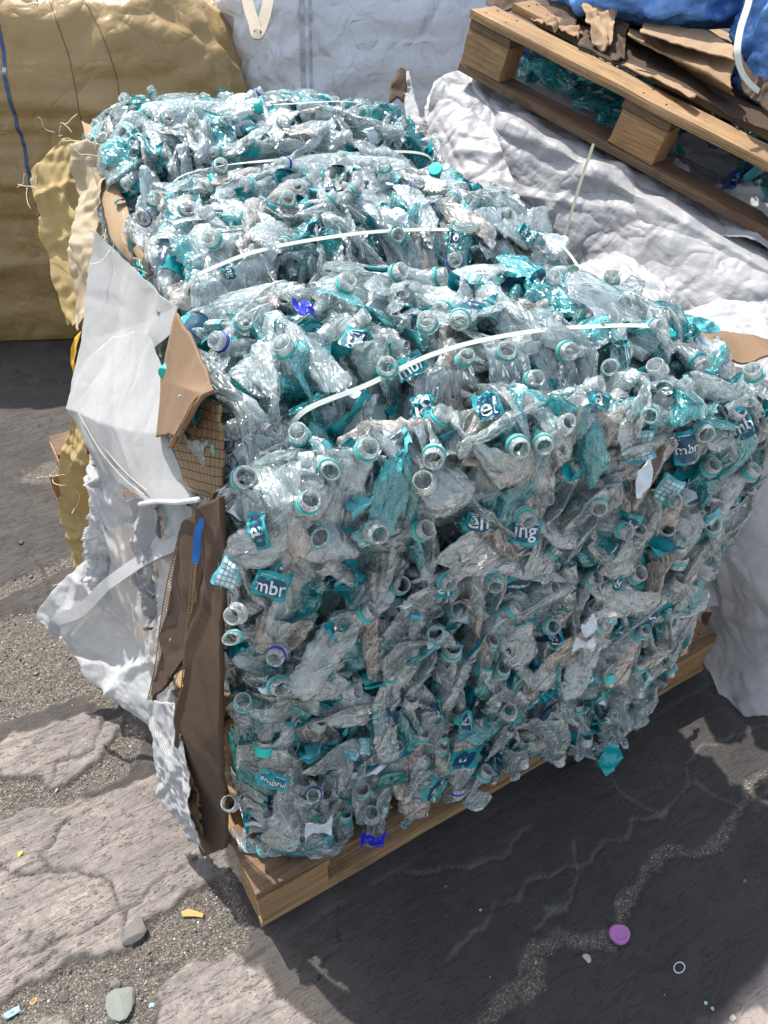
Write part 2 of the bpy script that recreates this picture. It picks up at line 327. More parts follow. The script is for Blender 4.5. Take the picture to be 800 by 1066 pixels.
def woodmat(name, c1, c2, dark=.5):
    m, t, b = newmat(name); b.inputs['Roughness'].default_value = .8
    a = N(t, 'ShaderNodeAttribute', attribute_name='grain').outputs['Vector']
    mp = N(t, 'ShaderNodeMapping'); mp.inputs['Scale'].default_value = (3, 75, 75); t.links.new(a, mp.inputs[0]); mv = mp.outputs[0]
    g1 = noise(t, 1.3, mv, 8, .7, .6); mp2 = N(t, 'ShaderNodeMapping'); mp2.inputs['Scale'].default_value = (7, 260, 260); t.links.new(a, mp2.inputs[0]); g2 = noise(t, 1.0, mp2.outputs[0], 4, .7)
    cc = mixc(t, ramp(t, g1, [(.3, (0, 0, 0)), (.68, (1, 1, 1))]), c1, c2); cc = mixc(t, mathn(t, 'MULTIPLY', ramp(t, g2, [(.42, (0, 0, 0)), (.66, (1, 1, 1))]), .75), cc, tuple(x*.35 for x in c1))
    st = noise(t, 9, a, 8, .75); cc = mixc(t, mathn(t, 'MULTIPLY', ramp(t, noise(t, 3.5, a, 5, .6), [(.4, (0, 0, 0)), (.65, (1, 1, 1))]), .45), cc, tuple(x*.5 for x in c1))
    cc = mixc(t, mathn(t, 'MULTIPLY', ramp(t, st, [(.52, (0, 0, 0)), (.7, (1, 1, 1))]), dark), cc, (.05, .035, .025))
    kn = N(t, 'ShaderNodeTexVoronoi'); kn.inputs['Scale'].default_value = 1.; mp3 = N(t, 'ShaderNodeMapping'); mp3.inputs['Scale'].default_value = (6, 14, 3); t.links.new(a, mp3.inputs[0]); t.links.new(mp3.outputs[0], kn.inputs['Vector'])
    cc = mixc(t, ramp(t, kn.outputs[0], [(.07, (.8, .8, .8)), (.13, (0, 0, 0))]), cc, (.08, .04, .02))
    t.links.new(cc, b.inputs['Base Color']); h = bump(t, g2, .5, .002); t.links.new(bump(t, g1, .35, .003, h), b.inputs['Normal']); return m
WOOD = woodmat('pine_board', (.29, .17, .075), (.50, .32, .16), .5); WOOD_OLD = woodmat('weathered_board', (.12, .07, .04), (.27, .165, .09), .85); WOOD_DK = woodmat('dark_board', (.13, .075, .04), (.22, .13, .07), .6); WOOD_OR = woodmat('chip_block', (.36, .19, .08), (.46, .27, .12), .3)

# ------------------------------------------------------------------ ground: broken pavement, one sheet
def W2(pts): return np.array([gnd(u, v)[:2] for u, v in pts])
def sdpoly(P, A):
    d = np.full(len(P), 9.); ins = np.zeros(len(P), bool); B = np.roll(A, -1, 0)
    for a, b in zip(A, B):
        ab = b-a; t = np.clip(((P-a)@ab)/(ab@ab+1e-12), 0, 1); d = np.minimum(d, np.linalg.norm(P-a-t[:, None]*ab, axis=1))
        c = ((a[1] > P[:, 1]) != (b[1] > P[:, 1])) & (P[:, 0] < (b[0]-a[0])*(P[:, 1]-a[1])/(b[1]-a[1]+1e-12)+a[0]); ins ^= c
    return np.where(ins, -d, d)
def dline(P, A):
    d = np.full(len(P), 9.)
    for a, b in zip(A[:-1], A[1:]):
        ab = b-a; t = np.clip(((P-a)@ab)/(ab@ab+1e-12), 0, 1); d = np.minimum(d, np.linalg.norm(P-a-t[:, None]*ab, axis=1))
    return d
SLABS = [[(-60, 775), (0, 770), (45, 752), (85, 740), (107, 745), (95, 778), (60, 792), (52, 812), (25, 808), (0, 806), (-60, 830)],
         [(62, 794), (95, 780), (108, 752), (128, 744), (120, 768), (100, 790), (70, 812), (50, 814)],
         [(-80, 880), (0, 852), (30, 840), (65, 835), (100, 825), (165, 800), (200, 860), (240, 880), (232, 903), (210, 920), (165, 950), (147, 960), (140, 972), (132, 985), (122, 992), (90, 996), (70, 994), (52, 1006), (20, 1030), (0, 1040), (-80, 1060)],
         [(165, 1030), (190, 1003), (225, 990), (250, 987), (272, 1000), (282, 1030), (330, 1070), (360, 1110), (150, 1110)],
         [(30, 1070), (45, 1055), (72, 1052), (80, 1066), (85, 1110), (20, 1110)]]
GRAV = [[(-80, 800), (0, 806), (60, 812), (110, 775), (130, 745), (150, 760), (130, 800), (65, 835), (30, 840), (0, 852), (-80, 880)],
        [(-80, 1040), (0, 1040), (50, 1008), (90, 998), (125, 994), (150, 962), (215, 915), (240, 900), (262, 960), (262, 985), (225, 990), (190, 1003), (165, 1030), (150, 1066), (150, 1120), (-80, 1120)],
        [(-30, 650), (50, 625), (110, 625), (110, 700), (120, 735), (80, 720), (30, 740), (-30, 760)],
        [(20, 488), (45, 478), (80, 470), (90, 482), (50, 498), (20, 500)],
        [(-20, 615), (30, 590), (75, 572), (85, 580), (40, 603), (-20, 628)]]
BANDS = [([(490, 1080), (504, 1062), (540, 1030), (552, 992), (585, 976), (615, 984), (636, 975)], .013), ([(552, 992), (562, 1015), (548, 1040)], .010), ([(645, 955), (665, 925), (676, 900), (704, 878), (735, 878), (758, 873), (774, 840), (785, 812), (830, 795)], .011)]
CRK = [[(470, 1000), (500, 960), (520, 942), (550, 925), (576, 908), (600, 903), (612, 898), (622, 880), (632, 868), (660, 860), (688, 848), (705, 830), (724, 816), (735, 812), (770, 835), (830, 815)],
       [(724, 816), (720, 795), (732, 778), (760, 768), (800, 750), (840, 735)], [(345, 900), (358, 930), (350, 960), (365, 985), (330, 1010)], [(560, 960), (600, 940), (604, 915), (600, 870)],
       [(690, 848), (650, 822), (640, 800), (620, 790)], [(385, 915), (430, 905), (480, 905), (520, 890), (548, 862)],
       [(0, 545), (40, 520), (80, 505)], [(0, 500), (40, 478), (90, 465)], [(-30, 655), (40, 630), (78, 610), (120, 590)], [(-20, 430), (40, 440), (78, 425), (110, 430)], [(0, 375), (50, 395), (90, 398)], [(20, 560), (45, 590), (50, 625)],
       [(0, 1000), (40, 985), (60, 975), (90, 960), (125, 940), (160, 915), (200, 895), (240, 880)], [(120, 940), (105, 910), (60, 905), (50, 880), (75, 850)], [(125, 940), (132, 965), (130, 985)], [(0, 990), (35, 975)], [(20, 1020), (60, 985)], [(150, 1000), (185, 990), (200, 975)], [(-20, 905), (60, 905)]]
xs = np.unique(np.round(np.concatenate([-np.geomspace(.62, 40, 40), np.arange(-.6, 1.5, .0052), np.arange(1.5, 3.2, .05), np.geomspace(3.2, 45, 30)]), 4))
ys = np.unique(np.round(np.concatenate([-np.geomspace(.9, 35, 30), np.arange(-.80, 1.35, .0052), np.arange(1.35, 3.2, .02), np.geomspace(3.2, 60, 34)]), 4))
XX, YY = np.meshgrid(xs, ys, indexing='ij'); GP = np.stack([XX.ravel(), YY.ravel()], 1); G3 = np.concatenate([GP, np.zeros((len(GP), 1))], 1)
wob = np.stack([fbm(G3*22, 3, 4), fbm(G3*22+50, 4, 4)], 1)*.010; GQ = GP+wob
sl_ = np.full(len(GP), 9.)
for S in SLABS: sl_ = np.minimum(sl_, sdpoly(GQ, W2(S)))
gv_ = np.full(len(GP), 9.)
for S in GRAV: gv_ = np.minimum(gv_, sdpoly(GQ, W2(S)))
for L, wd in BANDS: gv_ = np.minimum(gv_, dline(GQ, W2(L))-wd*(1+.45*fbm(G3*18, 9, 3)))
ck_ = np.full(len(GP), 9.); wb2 = np.stack([fbm(G3*9+9, 13, 2), fbm(G3*9+70, 14, 2)], 1)*.014
for L in CRK: ck_ = np.minimum(ck_, dline(GP+wob*.9+wb2, W2(L)))
sm = lambda x, a, b: np.clip((x-a)/(b-a), 0, 1)
pale = 1-sm(sl_, -.004, .003); grav = (1-sm(gv_, -.004, .004))*(1-pale); crack = 1-sm(ck_+np.abs(fbm(G3*9, 33, 2))*.0013, .0014, .0050)
far = sm(np.linalg.norm(GP-np.array([.5, .4]), axis=1), 2.5, 4)
H = fbm(G3*2.5, 1, 3)*.006*(1-far*.5)+fbm(G3*30, 5, 4)*.0013
layers = np.floor(fbm(G3*np.array([5, 11, 1]), 21, 4)*3+.5)/3                     # flaked layers in the slabs
H += pale*(.006+layers*.0022*(1-sm(sl_, -.02, 0)))
H -= grav*(.008-np.abs(fbm(G3*85, 8, 3))*.0045)
H -= crack*(.004+.003*pale); H -= .012
H[(GP[:, 0] > -.03) & (GP[:, 0] < 1.25) & (GP[:, 1] > -.03) & (GP[:, 1] < 1.7)] = -.012
GV = np.stack([GP[:, 0], GP[:, 1], H], 1)
m, t, b = newmat('broken_pavement'); b.inputs['Roughness'].default_value = .9; pos = geo_pos(t)
def att(n): return N(t, 'ShaderNodeAttribute', attribute_name=n).outputs['Fac']
n_big = noise(t, 1.6, pos, 8, .7); n_mid = noise(t, 11, pos, 8, .75); n_fine = noise(t, 160, pos, 5, .8)
base = mixc(t, ramp(t, n_big, [(.35, (0, 0, 0)), (.65, (1, 1, 1))]), (.045, .040, .038), (.080, .070, .063))
base = mixc(t, mathn(t, 'MULTIPLY', ramp(t, n_mid, [(.48, (0, 0, 0)), (.72, (1, 1, 1))]), .45), base, (.13, .118, .108))
base = mixc(t, mathn(t, 'MULTIPLY', ramp(t, n_fine, [(.35, (1, 1, 1)), (.5, (0, 0, 0))]), .35), base, (.05, .045, .045))
sand = N(t, 'ShaderNodeTexVoronoi'); sand.inputs['Scale'].default_value = 420; t.links.new(pos, sand.inputs['Vector'])
sc_ = ramp(t, N(t, 'ShaderNodeSeparateColor').outputs[0], [(0, (0, 0, 0)), (1, (1, 1, 1))]); sepc = [n for n in t.nodes if n.bl_idname == 'ShaderNodeSeparateColor'][0]; t.links.new(sand.outputs['Color'], sepc.inputs[0])
gcol = ramp(t, sepc.outputs[0], [(0, (.06, .05, .045)), (.35, (.11, .095, .08)), (.75, (.165, .145, .12)), (.93, (.24, .22, .19)), (1, (.42, .40, .36))])
pc = mixc(t, ramp(t, noise(t, 55, pos, 9, .85, .3), [(.36, (0, 0, 0)), (.62, (1, 1, 1))]), (.16, .140, .128), (.37, .325, .29)); pc = mixc(t, mathn(t, 'MULTIPLY', ramp(t, noise(t, 24, pos, 8, .8), [(.5, (0, 0, 0)), (.68, (1, 1, 1))]), .6), pc, (.15, .132, .122))
pc = mixc(t, mathn(t, 'MULTIPLY', ramp(t, n_big, [(.42, (1, 1, 1)), (.56, (0, 0, 0))]), .55), pc, (.155, .14, .132))
base = mixc(t, mathn(t, 'MULTIPLY', att('dusty'), .50), base, (.022, .021, .024))  # bale's shadow deepened by a darker base colour on the right-hand ground
mpa = N(t, 'ShaderNodeMapping'); mpa.inputs['Scale'].default_value = (5, 24, 5); mpa.inputs['Rotation'].default_value = (0, 0, R(-14)); t.links.new(pos, mpa.inputs[0]); n_an = noise(t, 1, mpa.outputs[0], 8, .75, .5); n_f2 = noise(t, 2.3, mpa.outputs[0], 5, .6, .8)
pc = mixc(t, mathn(t, 'MULTIPLY', ramp(t, n_an, [(.45, (0, 0, 0)), (.62, (1, 1, 1))]), .75), pc, (.15, .132, .122))
fis = ramp(t, mathn(t, 'ABSOLUTE', mathn(t, 'SUBTRACT', n_f2, .5)), [(0, (1, 1, 1)), (.012, (0, 0, 0))]); pc = mixc(t, mathn(t, 'MULTIPLY', fis, .8), pc, (.06, .05, .045))
sp_ = N(t, 'ShaderNodeTexVoronoi'); sp_.inputs['Scale'].default_value = 130; t.links.new(pos, sp_.inputs['Vector']); pc = mixc(t, mathn(t, 'MULTIPLY', ramp(t, sp_.outputs[0], [(.10, (1, 1, 1)), (.2, (0, 0, 0))]), .6), pc, (.09, .075, .065))
base = mixc(t, att('sunlit_tone'), base, mixc(t, ramp(t, n_mid, [(.3, (0, 0, 0)), (.7, (1, 1, 1))]), (.27, .225, .20), (.40, .345, .31)))  # brighter base colour painted for the sunlit ground
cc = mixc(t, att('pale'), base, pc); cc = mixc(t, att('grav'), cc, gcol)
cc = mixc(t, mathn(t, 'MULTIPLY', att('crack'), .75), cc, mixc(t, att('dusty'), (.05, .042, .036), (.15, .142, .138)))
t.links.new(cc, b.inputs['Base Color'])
h = bump(t, n_mid, .4, .010); h = bump(t, noise(t, 70, pos, 8, .8), .5, .004, h); h = bump(t, n_an, .6, .012, h); h = bump(t, mathn(t, 'MULTIPLY', fis, -1.), .7, .004, h); h = bump(t, n_fine, .5, .003, h); h = bump(t, mathn(t, 'MULTIPLY', sand.outputs[0], att('grav')), .6, .004, h); t.links.new(h, b.inputs['Normal'])
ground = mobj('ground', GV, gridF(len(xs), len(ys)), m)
p2 = np.maximum(sm(-GP[:, 1]-.53+fbm(G3*5, 61, 4)*.05, 0, .05), sm(np.linalg.norm(GP-np.array([.5, .6]), axis=1)+fbm(G3*1.5, 62, 3)*.3, 2.6, 3.2)*(GP[:, 1] < 2.2))*(1-grav*.6)  # sunlit paleness painted beyond the bale's shadow edge; far ground pale for bounce
dusty = sm(GP[:, 0]*1-GP[:, 1]*.8, .15, .35)  # shade painted into the base under the bale's shadow; cracks paler here
for nme, arr in (('pale', pale), ('grav', grav), ('crack', crack), ('dusty', dusty), ('sunlit_tone', p2)):
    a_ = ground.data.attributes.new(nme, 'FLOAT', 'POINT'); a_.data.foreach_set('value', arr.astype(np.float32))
tag(ground, kind='structure')
if ground.data.polygons[0].normal.z < 0: ground.data.flip_normals()
def hz_(x, y): # ground height
    i = min(len(xs)-1, np.searchsorted(xs, x)); j = min(len(ys)-1, np.searchsorted(ys, y)); return float(H[i*len(ys)+j])

# loose gravel, sand grains and glass crumbs: nobody could count them
def rock_tmpl(seed, k=1):
    r = np.random.default_rng(seed); import bmesh
    bm = bmesh.new(); bmesh.ops.create_icosphere(bm, subdivisions=k, radius=1); V = np.array([v.co[:] for v in bm.verts]); F = np.array([[v.index for v in f.verts] for f in bm.faces]); bm.free()
    for q in range(7):
        d = r.normal(size=3); d /= np.linalg.norm(d); c = r.uniform(.45, .8); s = V@d; V -= np.outer(np.maximum(s-c, 0), d)
    V *= r.uniform(.6, 1.2, 3)*np.array([1, 1, .65]); return V, F
STC = [plastic('stone_tan', (.19, .16, .13), .8), plastic('stone_grey', (.13, .12, .115), .8), plastic('stone_pale', (.42, .40, .36), .7), plastic('stone_dark', (.08, .075, .07), .8)]
gi = np.where((grav > .5) & (np.abs(GP[:, 0]) < 1.7) & (GP[:, 1] < 1.8))[0]
gi = np.concatenate([rng.choice(gi, 5200), rng.choice(np.where((np.abs(GP[:, 0]-.4) < 1.1) & (GP[:, 1] < 1.3))[0], 700)])
tm = [rock_tmpl(i) for i in range(8)]; VV = []; FF = []; MI = []; o = 0
for q in gi:
    V, F = tm[rng.integers(8)]; s = rng.gamma(1.6, .0007)+.0006; a = rng.uniform(0, 6.28); c_, s_ = math.cos(a), math.sin(a)
    P = V@np.array([[c_, s_, 0], [-s_, c_, 0], [0, 0, 1]])*s+np.array([GP[q, 0]+rng.uniform(-.004, .004), GP[q, 1]+rng.uniform(-.004, .004), H[q]+s*.3])
    VV.append(P); FF.append(F+o); o += len(V); MI.append(np.full(len(F), rng.choice(4, p=[.42, .3, .13, .15])))
g = mobj('gravel', np.concatenate(VV), np.concatenate(FF), STC, smooth=False, mi=np.concatenate(MI)); tag(g, 'loose gravel and grit lying in the cracks of the pavement', 'gravel', kind='stuff')
def stone(u, v, r, c, label, seed, name='stone', flat=1., asp=1., cat='stone'):
    V, F = rock_tmpl(seed, 3); p = gnd(u, v); V = V/np.abs(V).max(0)*r*np.array([asp, 1, .45*flat]); a = seed*1.3
    V = V@np.array([[math.cos(a), math.sin(a), 0], [-math.sin(a), math.cos(a), 0], [0, 0, 1]])+np.array([vnoise(V*60, 1), vnoise(V*60, 2), vnoise(V*60, 3)]).T*r*.04
    z = hz_(p[0], p[1]); V = V+np.array([p[0], p[1], z+r*.25*flat]); return tag(mobj(name, V, F, c, smooth=False), label, cat)
S_GG = plastic('stone_greygreen', (.20, .215, .19), .7); S_PU = plastic('purple_rubber', (.42, .16, .42), .7); S_OR = plastic('chip_orange', (.50, .30, .10), .7); S_LB = plastic('blue_scrap', (.30, .50, .58), .5); S_YL = plastic('yellow_scrap', (.62, .42, .08), .5)
stone(125, 1040, .026, S_GG, 'greenish grey stone, biggest loose one at the bottom left', 11, asp=1.15)
stone(118, 1022, .010, STC[1], 'small grey stone touching the greenish stone', 12)
stone(65, 1034, .009, STC[3], 'dark pebble on the gravel below the big pale slab', 13)
stone(22, 562, .009, STC[3], 'dark pebble alone on the grey pavement beside the straw strip', 14, name='pebble')
stone(140, 968, .020, STC[1], 'flat grey stone wedged at the broken edge of the pale slab', 15, flat=.6, asp=1.4)
stone(765, 1058, .006, STC[2], 'small white chip in the sunlit corner of the pavement', 16, name='chip')
stone(744, 1048, .0035, STC[2], 'tiny white speck beside the sunlit corner chip', 17, name='chip')
stone(737, 1042, .0035, S_LB, 'tiny turquoise scrap in the sunlit corner', 18, name='plastic_scrap', cat='scrap')
stone(501, 944, .003, STC[2], 'tiny white speck alone on the shaded pavement', 19, name='chip')
stone(612, 996, .008, STC[2], 'pale stone in the gravel crack beside the purple disc', 20)
stone(32, 1038, .007, S_OR, 'orange crumb on the gravel under the slab edge', 22, name='crumb', cat='crumb')
stone(21, 888, .006, S_YL, 'yellow crumb in the gravel band at the left', 23, name='crumb', cat='crumb')
stone(156, 1042, .005, S_LB, 'small bluish scrap right of the greenish stone', 24, name='plastic_scrap', cat='scrap')
sh = sheet('wood_chip', [[(188, 944, 1.62), (196, 941, 1.62), (210, 946, 1.62)], [(190, 950, 1.62), (200, 949, 1.62), (209, 950, 1.62)]], S_OR, n=(8, 16), amp=.001, thick=.003)
p0 = gnd(199, 947); zc = np.array([sh.data.vertices[i].co[:] for i in range(len(sh.data.vertices))]); d_ = p0+np.array([0, 0, hz_(p0[0], p0[1])+.004])-zc.mean(0); zc = (zc-zc.mean(0)); zc[:, 2] *= .2; zc += p0+np.array([0, 0, hz_(p0[0], p0[1])+.005]); sh.data.vertices.foreach_set('co', zc.astype(np.float32).ravel())
tag(sh, 'curled orange wood chip near the pallet corner shadow', 'wood chip')
pc_ = gnd(646, 971)
a = np.linspace(0, 2*math.pi, 48, endpoint=False); rad = .0195*(1+.05*np.cos(2*a+1)+.05*np.cos(3*a))
prof = [(0, .010), (.4, .0105), (.62, .0095), (.68, .0108), (.9, .0105), (.98, .008), (1., .004), (.97, 0)]
V = [(pc_[0]+math.cos(x)*r_*s, pc_[1]+math.sin(x)*r_*s*.95, hz_(*pc_[:2])+h_) for s, h_ in prof for x, r_ in zip(a, rad)]
tag(mobj('rubber_disc', V, gridF(len(prof), 48, True), S_PU), 'flat purple disc lying at the end of the gravel crack', 'disc')
pr_ = gnd(709, 1005); V = []
for i in range(40):
    x = i/40*2*math.pi; r1 = .0095*(1+.1*math.cos(2*x))
    for k in range(6):
        y = k/6*2*math.pi; rr = r1+.0011*math.cos(y); V.append((pr_[0]+math.cos(x)*rr*1.1, pr_[1]+math.sin(x)*rr*.9, hz_(*pr_[:2])+.003+.0018*math.sin(y)))
F = [(i*6+k, i*6+(k+1) % 6, ((i+1) % 40)*6+(k+1) % 6, ((i+1) % 40)*6+k) for i in range(40) for k in range(6)]
tag(mobj('plastic_ring', V, F, LAB_FILM), 'small clear plastic ring on the shaded pavement near the purple disc', 'ring')
sp = gnd(10, 1052); sheet_o = sheet('plastic_scrap', [[tuple(sp+np.array([x, y, .006+hz_(*sp[:2])])) for x in (-.012, 0, .014)] for y in (-.005, .006)], S_LB, pxc=False, n=(8, 14), amp=.003, freq=(60, 200), seed=3, thick=.0008)
tag(sheet_o, 'crinkled light blue plastic scrap at the bottom left corner', 'scrap')

# ------------------------------------------------------------------ front pallet
PX = np.array([1., 0, 0]); PY = np.array([0, 1., 0]); PZ = np.array([0, 0, 1.])
pal = empty('wooden_pallet', (0, 0, 0), 'pale wooden pallet on the pavement under the bale of bottles', 'pallet')
PW, PD = 1.20, 1.62
for i, y in enumerate((0, .78, PD-.1)): wood_board('bottom_board', (0, y, .0), PX, PY, PZ, PW, .10, .021, WOOD, pal, i+1)
for i, y in enumerate((0, .78, PD-.1)):
    for j, x in enumerate((0.0, PW/2-.07, PW-.145)): wood_board('block', (x+.002, y+.003, .021), PX, PY, PZ, .141, .094, .079, WOOD_OR if j == 2 and i == 0 else WOOD, pal, i*3+j+5)
for j, x in enumerate((0.0, PW/2-.07, PW-.145)): wood_board('cross_board', (x+.145, 0, .100), PY, -PX, PZ, PD, .145, .021, WOOD, pal, 20+j)
for i, y in enumerate(np.linspace(0, PD-.12, 9)): wood_board('deck_board', (-.001+.003*((i*7) % 3), y-.001, .121), PX, PY, PZ, PW, .12 if i else .14, .021, WOOD if i % 2 else WOOD_OLD, pal, 30+i, chip=.004)
NAIL = plastic('rusty_nail', (.06, .035, .025), .6)
def nails(parent, pts, ex, ey, ez):
    k = 8; a = np.arange(k)*2*math.pi/k
    for p in pts:
        p = np.asarray(p, float); V = [p+ex*math.cos(x)*.0038+ey*math.sin(x)*.0038 for x in a]+[p+ez*.0016+ex*math.cos(x)*.0034+ey*math.sin(x)*.0034 for x in a]; F = [(i, (i+1) % k, k+(i+1) % k, k+i) for i in range(k)]+[tuple(range(k, 2*k))]; mobj('nail', V, F, NAIL, parent, smooth=False)
nails(pal, [(x, y, .1415) for x in (.03, .075, .60, .65, 1.10, 1.16) for y in (.028, .095)], PX, PY, PZ)

# ------------------------------------------------------------------ the bale of crushed bottles
BO = np.array([.06, .12, 0.]); BA = np.array([.989, -.148, 0]); BB = np.array([.148, .989, 0]); BW = .93
STB = [.045, .44, .98, 1.36]                                     # where the straps bite (depth from the front edge)
PB = [(-.10, .145), (-.085, .30), (-.07, .55), (-.07, .75), (-.064, .89), (-.035, .975), (.035, 1.018), (.14, 1.025), (.28, 1.03), (.44, 1.02), (.58, 1.045), (.78, 1.055), (.98, 1.04), (1.15, 1.085), (1.28, 1.095), (1.40, 1.085), (1.49, 1.05)]
PBs = np.array(PB); SEG = np.concatenate([[0], np.cumsum(np.linalg.norm(np.diff(PBs, axis=0), axis=1))]); PBn = (lambda C: C)(PBs)
def prof_at(t):
    k = np.interp(t, SEG, np.arange(len(PB))); i = np.minimum(k.astype(int), len(PB)-2); f = (k-i)[..., None]
    E = np.concatenate([[2*PBs[0]-PBs[1]], PBs, [2*PBs[-1]-PBs[-2]]]); a, b, c, d = E[i], E[i+1], E[i+2], E[i+3]
    return .5*(2*b+(c-a)*f+(2*a-5*b+4*c-d)*f**2+(3*b-a-3*c+d)*f**3)
TFRONT = float(SEG[5])
def RI(b): return .085*np.clip((b-.10)/.14, 0, 1)
def LI(b): return .035*np.sin(np.clip((b-.15)/1.15, 0, 1)*math.pi)
def S(a, t):
    a = np.asarray(a, float); t = np.asarray(t, float); p = prof_at(t); b, z = p[..., 0].copy(), p[..., 1].copy()
    z = z-.085*np.clip((a-.42)/.5, 0, 1.3)**2*np.clip(z-.1, 0, 1)-.045*np.clip((.22-a)/.22, 0, 1)**2*np.clip((z-.6)/.3, 0, 1)
    ee = np.clip((np.abs(a-BW/2)-(BW/2-.09))/.09, 0, 1.2)**2
    top = np.clip((z-.6)/.3, 0, 1); front = np.clip((.2-b)/.2, 0, 1)
    z = z-.055*ee*top; b = b+.05*ee*front
    for s_ in STB: z = z-.058*np.exp(-((b-s_)/.05)**2)*top
    a2 = a+(-.03)*(1-np.clip(z/.9, 0, 1))*(1-a/BW)*2-.065*np.clip((.75-z)/.6, 0, 1)*(a/BW)    # narrower towards the foot at the right
    a2 = a2+LI(b)*(1-a/BW)*top-RI(b)*(a/BW)
    return BO+a2[..., None]*BA+b[..., None]*BB+z[..., None]*PZ
def Snorm(a, t, e=.02):
    du = S(a+e, t)-S(a-e, t); dv = S(a, np.minimum(t+e, SEG[-1]))-S(a, np.maximum(t-e, 0)); n = np.cross(du, dv); return n/np.linalg.norm(n, axis=-1, keepdims=True), du/np.linalg.norm(du, axis=-1, keepdims=True), dv/np.linalg.norm(dv, axis=-1, keepdims=True)

LET = {}
def letters(word):
    if word in LET: return LET[word]
    c = bpy.data.curves.new('t', 'FONT'); c.body = word; c.size = 1; c.resolution_u = 2; c.offset = .012
    o = bpy.data.objects.new('t', c); col.objects.link(o); dg = bpy.context.evaluated_depsgraph_get(); dg.update()
    me = bpy.data.meshes.new_from_object(o.evaluated_get(dg)); V = np.array([v.co[:2] for v in me.vertices]); F = [tuple(p.vertices) for p in me.polygons]
    bpy.data.objects.remove(o); bpy.data.curves.remove(c); bpy.data.meshes.remove(me)
    V = V-(V.max(0)+V.min(0))/2; LET[word] = (V, F); return LET[word]
class Crushed:
    def __init__(s, seed, L=.2, R0=.032, flat=.5, amp=.008, bend=.25):
        r = np.random.default_rng(seed); s.L, s.R0, s.flat = L, R0, flat
        s.c1 = Crumple(seed, 10, 45, 8, (1, 1, .5)); s.c2 = Crumple(seed+7777, 50, 140, 6, (1, 1, .5)); s.amp = amp; s.bx, s.by = r.normal(size=2)*bend; s.ph = r.uniform(0, 6.28); s.rib = r.uniform(.0007, .0018); s.off = r.uniform(0, 5, 3)
        s.tw = r.uniform(-.8, .8)
    def radius(s, k):
        b = np.interp(k, [0, .015, .05, .1, .62, .74, .86, .95, 1.0], [.30, .72, .96, 1, 1, .93, .68, .46, .405])*s.R0
        return b+s.rib*np.sin(k*2*math.pi*11)*((k > .1) & (k < .66))
    def pos(s, k, th, dr=0.):
        k = np.asarray(k, float); th = np.asarray(th, float); r = s.radius(k); fade = np.clip((1-k)/.22, 0, 1)**.8; al = k*s.L
        cs, sn = np.cos(th), np.sin(th); fl = 1-(1-s.flat)*fade; wd = 1+.28*(1-s.flat)*fade
        x = r*cs*wd; y = r*sn*fl; tw = s.tw*(1-k); x, y = x*np.cos(tw)-y*np.sin(tw), x*np.sin(tw)+y*np.cos(tw)
        p = np.stack([x, y, al], -1); q = p.reshape(-1, 3)+s.off
        d = (s.c1.vec(q)*s.amp+s.c2.vec(q)*s.amp*.2).reshape(p.shape)*fade[..., None]
        p = p+d
        if np.any(dr):
            nx, ny = np.cos(th)*fl, np.sin(th)*wd; nl = np.hypot(nx, ny); nx, ny = nx/nl, ny/nl; nx, ny = nx*np.cos(tw)-ny*np.sin(tw), nx*np.sin(tw)+ny*np.cos(tw)
            p = p+np.stack([nx*dr, ny*dr, nx*0], -1)
        u = (p[..., 2]-s.L); p[..., 0] += s.bx*u*u/s.L; p[..., 1] += s.by*u*u/s.L
        p[..., 2] = u                      # neck at the origin, body along -z
        return p
def body_grid(c, nk=44, nt=34):
    k = np.concatenate([[0], np.linspace(.012, 1, nk-1)]); th = np.linspace(0, 2*math.pi, nt, endpoint=False); K, T = np.meshgrid(k, th, indexing='ij'); return c.pos(K, T).reshape(-1, 3), gridF(nk, nt, True)
def lathe(profile, k=26):
    a = np.linspace(0, 2*math.pi, k, endpoint=False); P = np.array(profile); V = np.stack([P[:, None, 0]*np.cos(a), P[:, None, 0]*np.sin(a), np.broadcast_to(P[:, None, 1], (len(P), k))], -1); return V.reshape(-1, 3), gridF(len(P), k, True)
def thread_prof(rn=.0128):
    o_ = [(rn, -.004), (rn, .0), (rn+.0036, .0008), (rn+.0036, .0022), (rn+.0003, .003), (rn, .0085)]
    for q in range(3): z = .0085+q*.0031; o_ += [(rn, z), (rn+.0013, z+.0009), (rn+.0013, z+.0017), (rn, z+.0024)]
    o_ += [(rn, .0185), (rn+.0006, .0195), (rn-.0004, .0205), (rn-.0018, .0203), (rn-.002, .018), (rn-.002, -.002)]
    return o_
NKV, NKF = lathe(thread_prof()); 
RGV, RGF = lathe([(.0134, .0032), (.0158, .0034), (.0161, .0052), (.0158, .0074), (.0136, .0077), (.0134, .0032)])
CPV, CPF = lathe([(.0, .0225), (.0138, .0222), (.0152, .021), (.0154, .006), (.0148, .0045), (.0140, .0045)], 40)
WORDS = ['embrul', 'mbr', 'en', 'ing', 'a', '10', 'el', 'embru', 'ul', 'lbr', 'IS', 'bi']
